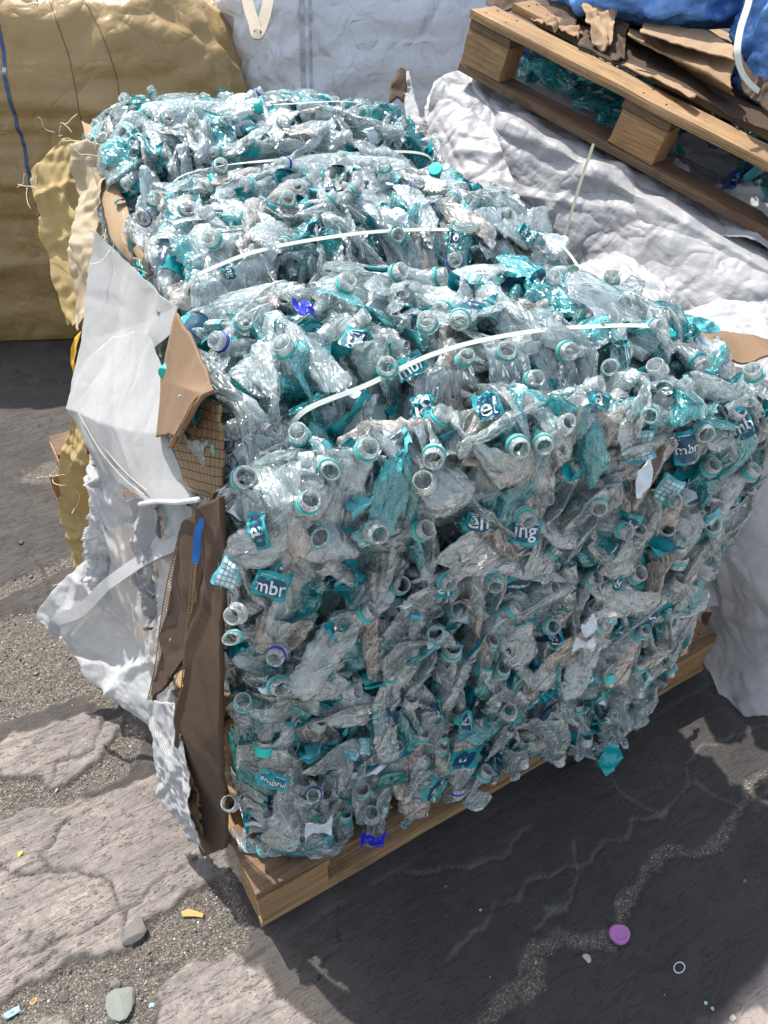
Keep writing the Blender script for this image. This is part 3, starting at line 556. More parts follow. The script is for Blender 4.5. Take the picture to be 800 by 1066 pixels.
# a baler presses everything flat against its faces: bodies are squeezed back to the bale's skin
_q = prof_at(np.linspace(0, SEG[-1], 170)); _top = np.clip((_q[:, 1]-.6)/.3, 0, 1)
for s_ in STB: _q[:, 1] -= .058*np.exp(-((_q[:, 0]-s_)/.05)**2)*_top
_tq = np.gradient(_q, axis=0); _tq /= np.linalg.norm(_tq, axis=1)[:, None]; _nq = np.stack([-_tq[:, 1], _tq[:, 0]], 1); _k = np.ones(9)/9
_nq = np.stack([np.convolve(np.pad(_nq[:, i], 4, 'edge'), _k, 'valid') for i in (0, 1)], 1); _nq /= np.linalg.norm(_nq, axis=1)[:, None]
def squash(V, lim=.040, lead=.0):
    L = V-BO; a, b, z = L@BA, L@BB, L[:, 2].copy(); soft = lambda x: np.where(x > 0, lim*(1-np.exp(-np.maximum(x, 0)/lim/1.3)), x)
    ee = np.clip((np.abs(a-BW/2)-(BW/2-.09))/.09, 0, 1.2)**2; dz = .085*np.clip((a-.42)/.5, 0, 1.3)**2*np.clip(z-.1, 0, 1)+.045*np.clip((.22-a)/.22, 0, 1)**2*np.clip((z-.6)/.3, 0, 1)+.055*ee*np.clip((z-.6)/.3, 0, 1); db = .05*ee*np.clip((.2-b)/.2, 0, 1)
    Q = np.stack([b-db, z+dz], 1); d2 = (Q[:, None, 0]-_q[None, :, 0])**2+(Q[:, None, 1]-_q[None, :, 1])**2; k = d2.argmin(1); sd = ((Q-_q[k])*_nq[k]).sum(1)-lead; bite = sum(.040*np.exp(-((b-s_)/.017)**2) for s_ in STB)*np.clip((z-.75)/.1, 0, 1)
    mv = (soft(sd+bite)-bite-sd)[:, None]*_nq[k]; b = b+mv[:, 0]; z = z+mv[:, 1]
    aR = BW-.01-.065*np.clip((.75-z)/.6, 0, 1)-RI(b); aL = .012-.055*np.clip(1-z/.9, 0, 1)+LI(b)*np.clip((z-.6)/.3, 0, 1)*.9; a = np.where(a > aR, aR+soft(a-aR), a); a = np.where(a < aL, aL-soft(aL-a)*.55, a)
    z = np.maximum(z, .146+.004*np.sin(a*90))
    return BO+a[:, None]*BA+b[:, None]*BB+z[:, None]*PZ
def frame(d, roll):
    d = d/np.linalg.norm(d); h = np.array([.3, .9, .1]) if abs(d[2]) > .9 else PZ; x = np.cross(h, d); x /= np.linalg.norm(x); y = np.cross(d, x); x, y = x*math.cos(roll)+y*math.sin(roll), y*math.cos(roll)-x*math.sin(roll); return np.array([x, y, d])
RINGM = {'teal': RING_TEAL, 'blue': RING_BLUE, 'clear': None}
BODM = {'clear': PET_CLEAR, 'teal': PET_TEAL, 'dusty': PET_TAN, 'blue': PET_BLUE}
def label_parts(c, seed, kind, word, k0, k1, th0, th1):
    "wrapped label as one mesh with its print"
    nk, nt = 14, 22; K, T = np.meshgrid(np.linspace(k0, k1, nk), np.linspace(th0, th1, nt), indexing='ij'); r = np.random.default_rng(seed)
    K = K+(.012*np.sin(T*5+seed))*(np.abs(K-(k0+k1)/2) > (k1-k0)*.45)
    V = [c.pos(K, T, .0011).reshape(-1, 3)]; F = [tuple(f) for f in gridF(nk, nt)]; mi = [0]*len(F); o_ = nk*nt
    kc, tc = (k0+k1)/2, th0+(th1-th0)*.33
    if kind in ('word', 'dark'):
        # darker badge then the word across it
        n_ = 20; a = np.linspace(0, 2*math.pi, n_, endpoint=False); rr = np.linspace(.0, 1, 5)[1:]; KK = [kc]; TT = [tc]
        for q in rr:
            for x in a: KK.append(kc+(k1-k0)*.44*q*np.sign(math.cos(x))*abs(math.cos(x))**.6); TT.append(tc+.62*q*np.sign(math.sin(x))*abs(math.sin(x))**.6)
        V.append(c.pos(np.array(KK), np.array(TT), .0019)); f2 = [(0, 1+(i+1) % n_, 1+i) for i in range(n_)]
        for q in range(3): f2 += [(1+q*n_+i, 1+q*n_+(i+1) % n_, 1+(q+1)*n_+(i+1) % n_, 1+(q+1)*n_+i) for i in range(n_)]
        F += [tuple(i+o_ for i in f) for f in f2]; mi += [1]*len(f2); o_ += len(KK)
        LV, LF = letters(word); w_ = np.ptp(LV[:, 0]); h_ = .62*1.0/(max(w_, .9)); hgt = min(.015, .030/max(w_, .6))
        V.append(c.pos(kc-LV[:, 1]*hgt/c.L, tc+LV[:, 0]*hgt/c.R0, .0028)); F += [tuple(i+o_ for i in f) for f in LF]; mi += [2]*len(LF); o_ += len(LV)
        for q in range(3):   # lines of small print
            k_ = k1-(k1-k0)*(.12+.05*q); x = np.array([0, 0, 1, 1.]); y = np.array([0, 1, 1, 0.]); wln = r.uniform(.4, .8); V.append(c.pos(k_+y*.006, tc+1.05+x*wln, .002)); F.append(tuple(range(o_, o_+4))); mi.append(2); o_ += 4
    else:
        for i in range(4):
            for j in range(5):
                kk = k0+(k1-k0)*(.16+.19*i); tt = th0+.5+.26*j; q = np.array([[0, 0], [.15*(k1-k0), 0], [.15*(k1-k0), .2], [0, .2]]); V.append(c.pos(kk+q[:, 0], tt+q[:, 1], .0021)); F.append(tuple(range(o_, o_+4))); mi.append(2); o_ += 4
    return np.concatenate(V), F, mi
def bottle(seed, neck, d, roll, pal_='clear', ring='teal', lab=None, word='a', L=.2, R0=.032, flat=.45, amp=.009, label='', group='crushed bottles pressed into the bale', cap=None, nk=60, nout=None):
    c = Crushed(seed, L, R0, flat, amp); Fm = frame(d, roll)
    root = empty('crushed_bottle', tuple(neck), label, 'bottle', group)
    tf = lambda V: V@Fm+neck
    V, F = body_grid(c, nk); mobj('body', squash(tf(V)), F, BODM[pal_], root, bc=V+c.off)
    nr_ = np.random.default_rng(seed+11); q_ = np.array([nr_.uniform(.86, 1.06), nr_.uniform(.72, 1.0), 1.]) if nr_.random() < .45 else np.array([1, 1, 1.]); q_ = q_*nr_.uniform(.86, 1.06)
    mobj('neck', tf(NKV*q_), NKF, PET_NECK, root, bc=NKV+c.off)
    if cap: mobj('cap', tf(CPV), CPF, cap, root, smooth=False)
    elif RINGM[ring]: mobj('neck_ring', tf(RGV*q_), RGF, RINGM[ring], root)
    if lab:
        r = np.random.default_rng(seed+3); k0 = r.uniform(.35, .5); k1 = k0+r.uniform(.24, .32); tt_ = np.linspace(0, 2*math.pi, 48, endpoint=False); W_ = c.pos(np.full(48, (k0+k1)/2), tt_)@Fm
        span = r.uniform(2.6, 5.6); best_ = tt_[int(np.argmax((W_-W_.mean(0))@(nout if nout is not None else d)))]; th0 = best_-(span*.33 if lab != 'grid' else 1.1)+r.normal()*.2
        V, F, mi = label_parts(c, seed, lab, word, k0, k1, th0, th0+span)
        base = {'word': LAB_TEAL, 'dark': LAB_DARK, 'grid': LAB_PALE}[lab]
        mobj('label', squash(tf(V), .027, .0012), F, [base, LAB_DARK if lab == 'word' else LAB_TEAL, LAB_WHITE], root, mi=mi, smooth=True)
    return root

# necks seen in the photograph: (u, v, ring)
SEEN = [(316, 466, 'teal', 1.1), (343, 487, 'teal', 1.05), (379, 472, 'teal', 1.1), (449, 471, 'teal', 1), (438, 498, 'clear', 1.1), (260, 504, 'teal', 1.1), (330, 557, 'teal', 1.15), (253, 632, 'clear', 1.15), (247, 656, 'teal', 1), (290, 672, 'blue', 1.05), (316, 524, 'teal', .9), (386, 548, 'clear', 1), (432, 548, 'teal', 1), (300, 374, 'teal', 1), (239, 364, 'blue', 1), (456, 596, 'teal', .8),
        (156, 231, 'blue', 1.1), (195, 226, 'teal', 1), (225, 257, 'teal', 1), (300, 215, 'teal', 1), (314, 202, 'clear', 1), (369, 205, 'teal', 1), (202, 132, 'clear', 1), (175, 130, 'teal', 1), (233, 132, 'teal', 1), (294, 132, 'teal', 1), (313, 120, 'blue', 1), (348, 125, 'teal', 1), (380, 125, 'teal', 1), (357, 307, 'teal', 1), (342, 290, 'clear', 1), (450, 187, 'teal', 1), (432, 200, 'blue', 1), (520, 282, 'teal', 1), (573, 302, 'clear', 1.1), (477, 340, 'teal', 1), (445, 347, 'teal', 1), (672, 345, 'teal', 1), (470, 275, 'blue', 1),
        (671, 431, 'teal', 1.1), (632, 388, 'teal', 1), (583, 441, 'clear', 1), (524, 370, 'teal', 1), (551, 403, 'teal', 1), (585, 369, 'teal', 1), (533, 462, 'teal', 1), (788, 377, 'teal', 1.1), (559, 458, 'teal', .9), (541, 529, 'teal', 1), (569, 647, 'teal', .8), (512, 598, 'teal', .8), (695, 515, 'teal', 1), (228, 832, 'clear', 1), (291, 704, 'teal', 1), (359, 714, 'clear', .9), (325, 821, 'blue', .8), (618, 520, 'teal', .8), (410, 250, 'teal', 1), (725, 445, 'teal', 1), (640, 545, 'teal', .8), (480, 380, 'teal', 1), (255, 345, 'teal', .9), (300, 320, 'clear', .9), (400, 385, 'teal', 1)]
NC = 12; NFR = 9; NTR = 15
Ts = np.concatenate([np.linspace(.02, TFRONT-.05, NFR), np.linspace(TFRONT+.03, SEG[-1]-.02, NTR)])
cells = []
for ti, t_ in enumerate(Ts):
    for ai in range(NC):
        a_ = (ai+.5+(.25 if ti % 2 else -.25))*BW/NC+rng.uniform(-.016, .016); cells.append([float(np.clip(a_, .01, BW-.01)), float(t_+rng.uniform(-.02, .02)), ti, ai, None])
ca = np.array([c[0] for c in cells]); ct = np.array([c[1] for c in cells])
# dense sample to find where a seen neck sits on the bale
ga, gt = np.meshgrid(np.linspace(0, BW, 160), np.linspace(0, SEG[-1], 420), indexing='ij'); GS = S(ga.ravel(), gt.ravel()); gn = Snorm(ga.ravel(), gt.ravel())[0]
dd = GS-CAM; gz = dd@FW; gu = 400+FL*(dd@RT)/gz; gvv = 533-FL*(dd@UP)/gz; face = (gn*dd).sum(1) < 0
if face.mean() < .3: gn = -gn; face = (gn*dd).sum(1) < 0
taken = set()
for u, v, ring, s_ in SEEN:
    q = np.hypot(gu-u, gvv-v)+np.where(face, 0, 1e3); i = int(np.argmin(q)); A_, T_ = ga.ravel()[i], gt.ravel()[i]
    dist = np.hypot((ca-A_), (ct-T_)); 
    for j in np.argsort(dist):
        if int(j) not in taken: break
    taken.add(int(j)); cells[j][0], cells[j][1], cells[j][4] = A_, T_, (ring, s_)
ORD = ['first', 'second', 'third', 'fourth', 'fifth', 'sixth', 'seventh', 'eighth', 'ninth', 'tenth', 'eleventh', 'last']
nsign = 1 if (Snorm(np.array([.4]), np.array([.5]))[0][0]@(-BB)) > 0 else -1
for idx, (a_, t_, ti, ai, seen) in enumerate(cells):
    r = np.random.default_rng(1000+idx); P = S(np.array([a_]), np.array([t_]))[0]; n_, du, dv = [x[0] for x in Snorm(np.array([a_]), np.array([t_]))]; n_ = n_*nsign
    front = ti < NFR; low = front and P[2] < .62
    tocam = CAM-P; tocam /= np.linalg.norm(tocam)
    if seen: d = tocam*.75+n_*.35+r.normal(size=3)*.28; neck = P+n_*.012
    elif low: d = dv*r.uniform(.8, 1.1)*(1 if r.random() < .8 else -1)+n_*r.uniform(.0, .45)+du*r.normal()*.22; neck = P+n_*r.uniform(-.025, .012)+dv*.03
    elif front: d = dv*r.uniform(.3, 1.)+n_*r.uniform(.2, .8)+du*r.normal()*.5; neck = P+n_*r.uniform(-.02, .015)
    else: d = n_*r.uniform(.1, .7)+du*r.normal()*.8-dv*r.uniform(-.5, .9); neck = P+n_*r.uniform(-.028, .016)
    d /= np.linalg.norm(d)
    ring = seen[0] if seen else r.choice(['teal', 'teal', 'teal', 'clear', 'clear', 'blue'], p=[.25, .2, .15, .2, .16, .04])
    pal_ = r.choice(['clear', 'teal', 'dusty'], p=[.72, .12, .16] if low else [.84, .13, .03])
    lab = r.choice([None, 'word', 'grid', 'dark'], p=[.28, .38, .18, .16]); word = WORDS[r.integers(len(WORDS))]
    big = r.random() < .3
    # keep the body inside the skin of the bale
    roll = r.uniform(0, 6.28)
    if low: Lq, Rq, fq = r.uniform(.15, .20), r.uniform(.023, .030), r.uniform(.14, .38)
    elif big: Lq, Rq, fq = r.uniform(.18, .23), .035, r.uniform(.2, .5)
    else: Lq, Rq, fq = r.uniform(.13, .18), .028, r.uniform(.2, .5)
    # words for this bottle
    tone = {'clear': 'clear', 'teal': 'teal tinted', 'dusty': 'dusty brownish'}[pal_]; rg = {'teal': 'teal neck ring', 'blue': 'blue neck ring', 'clear': 'bare neck'}[ring]
    cap = None
    if not seen and r.random() < .045: cap, rg = [(CAP_TEAL, 'teal cap'), (CAP_TEAL, 'teal cap'), (CAP_BLUE, 'blue cap'), (LAB_WHITE, 'white cap')][idx % 4]
    if front: label = f"{tone} crushed bottle with {rg}, front face row {ORD[NFR-1-ti]} down, {ORD[ai]} from left"
    else:
        k_ = ti-NFR; label = f"{tone} crushed bottle with {rg}, bale top row {ORD[k_] if k_ < 11 else {11: 'twelfth', 12: 'thirteenth', 13: 'fourteenth', 14: 'last'}[k_]} back, {ORD[ai]} from left"
    bottle(1000+idx, neck, d, roll, pal_, ring, lab, word, L=Lq, R0=Rq, flat=fq, amp=r.uniform(.0045, .0075), label=label, cap=cap, nout=n_)

LAB_TEAL2 = plastic('label_deep_teal', (.004, .12, .15), .25)
HERO = [(285, 603, 12, .055, .042, 'word', 'mbr'), (246, 592, 25, .036, .055, 'grid', ''), (276, 548, 78, .058, .028, 'word', 'a'), (372, 774, -4, .050, .045, 'grid', ''), (348, 778, 60, .040, .026, 'dark', 'a'), (440, 428, -10, .034, .048, 'dark', 'IS'), (508, 425, -5, .040, .048, 'dark', 'el'), (468, 250, 5, .028, .030, 'dark', '10'), (142, 150, -55, .055, .046, 'word', 'en'), (186, 240, 20, .062, .048, 'grid', ''),
        (666, 464, -8, .052, .060, 'grid', ''), (710, 462, -14, .046, .058, 'dark', 'mbr'), (768, 441, -30, .044, .060, 'dark', 'mb'), (543, 548, 6, .060, .050, 'word', 'ing'), (497, 540, 5, .044, .034, 'dark', 'en'), (370, 358, 30, .050, .040, 'dark', 'ul'), (284, 806, 22, .062, .032, 'word', 'embrul'), (654, 542, 18, .044, .040, 'word', 'mbr'), (636, 636, 10, .048, .052, 'grid', ''), (648, 655, -60, .046, .032, 'dark', 'bi'), (674, 640, -65, .042, .028, 'dark', 'IS'),
        (458, 604, 0, .034, .034, 'word', 'el'), (695, 508, 25, .044, .052, 'grid', ''), (352, 655, 60, .05, .036, 'word', 'a'), (575, 662, 70, .036, .028, 'dark', 'si'), (232, 94, 0, .030, .036, 'word', 'ul'), (345, 203, 80, .040, .026, 'dark', 'en'), (560, 300, 30, .044, .030, 'dark', 'el'), (425, 385, -30, .056, .034, 'word', 'mbr'), (480, 745, 80, .04, .03, 'word', 'bi'), (452, 740, 85, .05, .026, 'dark', 'a'), (545, 250, 30, .05, .03, 'word', 'mbr'), (240, 285, 70, .05, .03, 'word', 'ing'), (330, 240, 20, .04, .028, 'dark', 'el'), (620, 420, 20, .045, .03, 'word', 'a'), (500, 300, 20, .05, .03, 'grid', ''), (420, 290, -20, .05, .03, 'word', 'embr'), (640, 600, 70, .05, .028, 'dark', 'mb'), (610, 700, 60, .045, .026, 'word', 'a')]
roots = [o for o in bpy.data.objects if o.name.startswith('crushed_bottle') and o.type == 'EMPTY']; RL = np.array([o.location[:] for o in roots]); used_r = set()
def hero_label(u, v, ang, w_, h_, kind, word):
    w_, h_ = w_*.92, h_*.86
    q = np.hypot(gu-u, gvv-v)+np.where(face, 0, 1e3); i = int(np.argmin(q)); n0 = gn[i]; tc_ = CAM-GS[i]; tc_ /= np.linalg.norm(tc_); n0 = n0*.6+tc_*.6; n0 /= np.linalg.norm(n0); c = GS[i]+gn[i]*(.004+.014*((u*13+v) % 7)/7)
    for j in np.argsort(np.linalg.norm(RL-c, axis=1)):
        if int(j) not in used_r: break
    used_r.add(int(j)); root = roots[int(j)]
    for ch in list(root.children):
        if ch.name.startswith('label'): bpy.data.objects.remove(ch)
    a_ = R(ang); a1 = RT*math.cos(a_)-UP*math.sin(a_); a1 = a1-n0*(a1@n0); a1 /= np.linalg.norm(a1); a2 = np.cross(n0, a1); Rr = .034; cr = Crumple(int(u*7+v), 18, 70, 6)
    def f(x, y, off):
        x = np.asarray(x, float); y = np.asarray(y, float)+0*x; th = x/Rr; P = c+a1*(Rr*np.sin(th))[:, None]+a2*y[:, None]+n0*(Rr*np.cos(th)-Rr)[:, None]; P = P+n0*(cr.sca(P)*.005+ridges(P, int(u), 14.)*.003+off)[:, None]; return P
    nx, ny = 26, 16; X, Y = np.meshgrid(np.linspace(-.5, .5, nx)*w_, np.linspace(-.5, .5, ny)*h_, indexing='ij'); r_ = np.random.default_rng(int(u)); Y = Y*(1-.35*r_.random()*(X/w_+.5)**2)+.0014*np.sin(X*160+u); X = X+.0012*np.sin(Y*190+v)+.25*Y*math.sin(u)
    V = [f(X.ravel(), Y.ravel(), 0)]; F = [tuple(x) for x in gridF(nx, ny)]; mi = [0]*len(F); o_ = nx*ny
    if kind == 'grid':
        for i_ in range(4):
            for j_ in range(5):
                x0 = (-.36+.19*i_)*w_; y0 = (-.40+.16*j_)*h_; V.append(f([x0, x0+.15*w_, x0+.15*w_, x0], [y0, y0, y0+.12*h_, y0+.12*h_], .0008)); F.append(tuple(range(o_, o_+4))); mi.append(1); o_ += 4
    else:
        n_ = 28; aa_ = np.linspace(0, 2*math.pi, n_, endpoint=False); se_ = lambda x: np.sign(x)*np.abs(x)**.5
        for q_ in (0, .35, .7, 1.): V.append(f(.40*w_*q_*se_(np.cos(aa_)), (.30 if kind == 'word' else .42)*h_*q_*se_(np.sin(aa_))-.06*h_, .0007))
        for q_ in range(3): F += [(o_+q_*n_+k2, o_+q_*n_+(k2+1) % n_, o_+(q_+1)*n_+(k2+1) % n_, o_+(q_+1)*n_+k2) for k2 in range(n_)]; mi += [2]*n_
        o_ += 4*n_
        LV, LF = letters(word); k_ = min(.62*h_/max(.01, np.ptp(LV[:, 1])), .8*w_/np.ptp(LV[:, 0])); V.append(f(LV[:, 0]*k_, LV[:, 1]*k_-.06*h_, .0013)); F += [tuple(x+o_ for x in q_) for q_ in LF]; mi += [1]*len(LF); o_ += len(LV)
        for q_ in range(2):
            x0, x1 = -.3*w_, (.1+.2*q_)*w_; y0 = (.34-.09*q_)*h_; V.append(f([x0, x1, x1, x0], [y0, y0, y0+.03*h_, y0+.03*h_], .0010)); F.append(tuple(range(o_, o_+4))); mi.append(1); o_ += 4
    mobj('label', np.concatenate(V), F, [{'word': LAB_TEAL, 'dark': LAB_TEAL, 'grid': LAB_PALE}[kind], LAB_WHITE, LAB_TEAL2 if kind == 'word' and int(u) % 3 else LAB_DARK], root, mi=mi)
for h_ in HERO: hero_label(*h_)

# the mass of bottles behind the outer layer: more than can be counted
def mass(name, centers, dirs, mats, seed, scale=1.0, res=(22, 18), label='', pm=None, inb=True):
    r = np.random.default_rng(seed); T = []
    for i in range(26):
        c = Crushed(seed*50+i, r.uniform(.12, .19), r.uniform(.022, .033), r.uniform(.12, .45), r.uniform(.007, .012)); V, F = body_grid(c, *res); T.append((V+np.array([0, 0, .07]), F))
    # shreds of film and label
    for i in range(14):
        nn = 12; u_, v_ = np.meshgrid(np.linspace(-.5, .5, nn), np.linspace(-.5, .5, nn), indexing='ij'); V = np.stack([u_*r.uniform(.04, .09), v_*r.uniform(.02, .05), u_*0], -1).reshape(-1, 3); V += Crumple(seed+i, 14, 60, 6).vec(V)*.012; T.append((V, gridF(nn, nn)))
    VV = []; FF = []; MI = []; BC = []; o_ = 0
    for P, d in zip(centers, dirs):
        fl = r.random() < .36; k = r.integers(26, 40) if fl else r.integers(26); V, F = T[k]; M_ = frame(d, r.uniform(0, 6.28)); X_ = (V*r.uniform(.85, 1.1)*scale)@M_+P; VV.append(squash(X_, .024, -.004) if inb else X_); BC.append(V+r.uniform(0, 5, 3)); FF.append(F+o_); o_ += len(V)
        MI.append(np.full(len(F), (r.choice([3, 4, 5, 6], p=[.5, .12, .2, .18]) if fl else r.choice([0, 1, 2], p=pm or [.72, .18, .10]))))
    return tag(mobj(name, np.concatenate(VV), np.concatenate(FF), mats, mi=np.concatenate(MI), bc=np.concatenate(BC)), label, 'bottles', kind='stuff')
MM = [PET_CLEAR, PET_TEAL, PET_TAN, LAB_TEAL, LAB_DARK, LAB_PALE, LAB_FILM]
nf = 1500; A_ = rng.uniform(.0, BW, nf); T_ = rng.uniform(.03, SEG[-1], nf); P_ = S(A_, T_); n_, du, dv = Snorm(A_, T_); n_ = n_*nsign
P_ = P_-n_*rng.uniform(.002, .06, nf)[:, None]; D_ = dv*rng.normal(size=(nf, 1))*1.5+du*rng.normal(size=(nf, 1))*.5+n_*rng.normal(size=(nf, 1))*.25
# sides and back
ns = 420; Z_ = rng.uniform(.2, .93, ns); B_ = rng.uniform(-.02, 1.46, ns); sd = rng.random(ns) < .5; Ps = BO+np.where(sd, .03, BW-.05-RI(B_))[:, None]*BA+B_[:, None]*BB+Z_[:, None]*PZ-(.06*np.clip((.75-Z_)/.6, 0, 1)*(~sd))[:, None]*BA; Ds = rng.normal(size=(ns, 3))*np.array([.3, .8, 1])
nb = 160; Pb = BO+rng.uniform(.05, BW-.05, nb)[:, None]*BA+1.46*BB+rng.uniform(.2, .95, nb)[:, None]*PZ; Db = rng.normal(size=(nb, 3))*np.array([.8, .2, 1])
mass('crushed_bottles', np.concatenate([P_, Ps, Pb]), np.concatenate([D_, Ds, Db]), MM, 5, label='packed crushed clear and teal plastic bottles filling the bale')
# the dense heart of the bale, under the bottles
na, ntt = 30, 90; aa, tt = np.meshgrid(np.linspace(0, BW, na), np.linspace(0, SEG[-1], ntt), indexing='ij'); Sp = S(aa, tt); Nn = Snorm(aa, tt)[0]*nsign
cen = BO+BW/2*BA+.7*BB+.55*PZ; Sp = Sp-Nn*.085; Sp = np.where(np.abs((aa-BW/2))[..., None] > BW/2-.06, Sp*1+(np.sign(BW/2-aa)*.07)[..., None]*BA, Sp)
Sp += Crumple(3, 6, 30, 7).vec(Sp.reshape(-1, 3)).reshape(Sp.shape)*.02
Bt = Sp.copy(); V = np.concatenate([Sp.reshape(-1, 3)]); F = list(map(tuple, gridF(na, ntt)))
base = len(V); low = Sp.reshape(-1, 3).copy(); 
side = []
for ii in (0, na-1):
    st = len(V); colm = Sp[ii]; botm = colm.copy(); botm[:, 2] = .15; V = np.concatenate([V, botm]); F += [(ii*ntt+j, ii*ntt+j+1, st+j+1, st+j) for j in range(ntt-1)]
back = Sp[:, -1].copy(); back[:, 2] = .15; st = len(V); V = np.concatenate([V, back]); F += [(i*ntt+ntt-1, (i+1)*ntt+ntt-1, st+i+1, st+i) for i in range(na-1)]
CORE = plastic('compressed_plastic', (.72, .90, .92), .5)
o_ = mobj('compressed_heap', V, F, CORE); tag(o_, 'dense compressed plastic heart of the bottle bale', 'bale', kind='stuff')

# straps over the bale
for (lst, nm) in ((([(312, 434, 0), (380, 402, 0), (450, 375, 0), (520, 357, 0), (600, 347, 0), (684, 349, 0)], 'white plastic strap nearest the front, over the first hump of the bale')),
                  (([(202, 298, 0), (235, 278, 0), (275, 264, 0), (330, 254, 0), (400, 246, 0), (480, 243, 0), (560, 250, 0), (606, 264, 0)], 'white plastic strap second from the front across the bale top')),
                  (([(186, 195, 0), (230, 180, 0), (290, 170, 0), (350, 165, 0), (440, 165, 0)], 'white plastic strap third from the front across the bale top')),
                  (([(182, 121, 0), (230, 120, 0), (300, 115, 0), (380, 108, 0)], 'thin white plastic strap at the rear of the bale top'))):
    pts = []; nr = []
    for u, v, _ in lst:
        q = np.hypot(gu-u, gvv-v)+np.where(face, 0, 1e3); i = int(np.argmin(q)); pts.append(GS[i]+gn[i]*.014); nr.append(gn[i])
    e0 = pts[0]-BA*.02-PZ*.06+BB*.01; e1 = pts[-1]+BA*.03-PZ*.08
    tag(ribbon('strap', [e0]+pts+[e1], .0068, STRAP, thick=.001, n=90, nrm=[nr[0]]+nr+[nr[-1]]), nm, 'strap', 'white straps across the bale')

# ------------------------------------------------------------------ big bags and wrapped stacks
def jumbo(name, c, yaw, w_, d_, h_, mat, parent=None, seed=0, n=5, amp=.02, tuck=.10, top=.10, sag=.06, tilt=(0, 0), npm=150, nz=70, bulge=.05, freq=(3.5, 22), shell='fabric', ts=.86):
    c_, s_ = math.cos(yaw), math.sin(yaw); a = np.linspace(0, 2*math.pi, npm, endpoint=False)
    ce, se = np.sign(np.cos(a))*np.abs(np.cos(a))**(2/n), np.sign(np.sin(a))*np.abs(np.sin(a))**(2/n)
    rows = []
    for q in np.linspace(0, 1, nz):
        if q < .78: z = q/.78; k = 1-tuck*max(0, (1-z/.12))**2*1.0-top*max(0, (z-ts)/(1-ts))**2*1.2; k += bulge*math.sin(math.pi*z)*.5; zz = z*h_
        else: f = (q-.78)/.22; k = (1-top*1.2)*(1-f)**.9; zz = h_-sag*math.sin(min(1, f*1.3)*math.pi/2)
        x = ce*k*w_/2; y = se*k*d_/2; z_ = zz+tilt[0]*x*(zz/h_)+tilt[1]*y*(zz/h_)
        rows.append(np.stack([c[0]+x*c_-y*s_, c[1]+x*s_+y*c_, c[2]+z_+x*0], -1))
    G = np.stack(rows); sh_ = G.shape[:2]; Gp = np.concatenate([G[:, -1:], G, G[:, :1]], 1); Nn = normals(Gp)[:, 1:-1]; P = G.reshape(-1, 3)
    cr = Crumple(seed, freq[0], freq[1], 9, (1, 1, 1.6)); D = cr.sca(P).reshape(sh_)*amp*.55+ridges(P, seed, freq[0], 14).reshape(sh_)*amp*.9+fbm(P*3, seed, 2).reshape(sh_)*amp*.4
    out = np.sign(((P-np.array([c[0], c[1], c[2]+h_/2]))*Nn.reshape(-1, 3)).sum(1).mean())
    fade = np.clip(np.linspace(0, 1, nz)*12, .1, 1)[:, None]
    G = G+Nn*out*(D*fade)[..., None]; G[..., 2] = np.maximum(G[..., 2], c[2]+.001)
    per = np.concatenate([[0], np.cumsum(np.linalg.norm(np.diff(G[nz//2], axis=0), axis=1))]); uv = np.stack([np.broadcast_to(per, sh_), np.broadcast_to((np.linspace(0, 1.28, nz)*h_)[:, None], sh_)], -1).reshape(-1, 2)
    F = gridF(nz, npm, True); F = F if out > 0 else F
    o = mobj(shell if parent is not None else name, G.reshape(-1, 3), F, mat, parent, uv=uv); return o, G, Nn*out
yb = empty('bulk_bag', (.75, 2.81, 0), 'big full golden brown woven bulk bag standing behind the left of the bale', 'bulk bag')
yo, YG, YN = jumbo('bulk_bag', (.46, 2.96, 0), R(-23), 1.55, .98, 1.20, W_YELLOW, yb, 4, amp=.022, bulge=.07, ts=.80, top=.22, sag=.03, tuck=.05, freq=(2.5, 14), npm=320, nz=120)
SEAM_B = plastic('thread_blue', (.05, .10, .20), .7); SEAM_D = plastic('thread_dark', (.10, .09, .07), .8)
def seam(G, Nn, j, z0, z1, mat, w_, parent, off=.0015, name='stitch_line', sl=0):
    pts = [G[i, int(j+sl*(i-z0)/max(1, z1-z0))]+Nn[i, int(j)]*off for i in range(z0, z1, 1)]; nn = [Nn[i, int(j)] for i in range(z0, z1, 1)]
    return ribbon(name, pts, w_, mat, parent, thick=.0012, n=len(pts)*2, nrm=nn)
def jof(G, u, v, zmax=50):
    best = None
    for i in range(8, zmax):
        for j in range(G.shape[1]):
            a_, b_, z_ = px(G[i, j]); dd_ = (a_-u)**2+(b_-v)**2+z_*300
            if best is None or dd_ < best[0]: best = (dd_, i, j)
    return best[2]
for u, v, mt, ww in ((12, 110, SEAM_B, .012), (82, 80, SEAM_D, .002), (118, 60, SEAM_D, .002)): seam(YG, YN, jof(YG, u, v, 90), 6, 92, mt, ww, yb)
def Lb(rows): # (u, v, depth behind the front edge of the bale)
    out_ = []
    for r_ in rows:
        o2 = []
        for u, v, b_ in r_: d = ray(u, v); t_ = ((BO-CAM)@BB+b_)/(d@BB); o2.append(tuple(CAM+d*t_))
        out_.append(o2)
    return out_
YR = woven('woven_gold', (.72, .54, .25), (.62, .46, .21), 900, .34, .3, .6, (.5, .35, .15), .5)
gb = empty('bulk_bag', (1.84, 2.56, 0), 'tall bluish white bulk bag standing behind the bale, beside the golden bag', 'bulk bag')
go, GG, GN = jumbo('bulk_bag', (1.80, 2.60, 0), R(-23), 1.32, 1.0, 1.42, W_GREY, gb, 9, amp=.022, bulge=.06)
SEAM_G = plastic('thread_grey', (.48, .50, .53), .8)
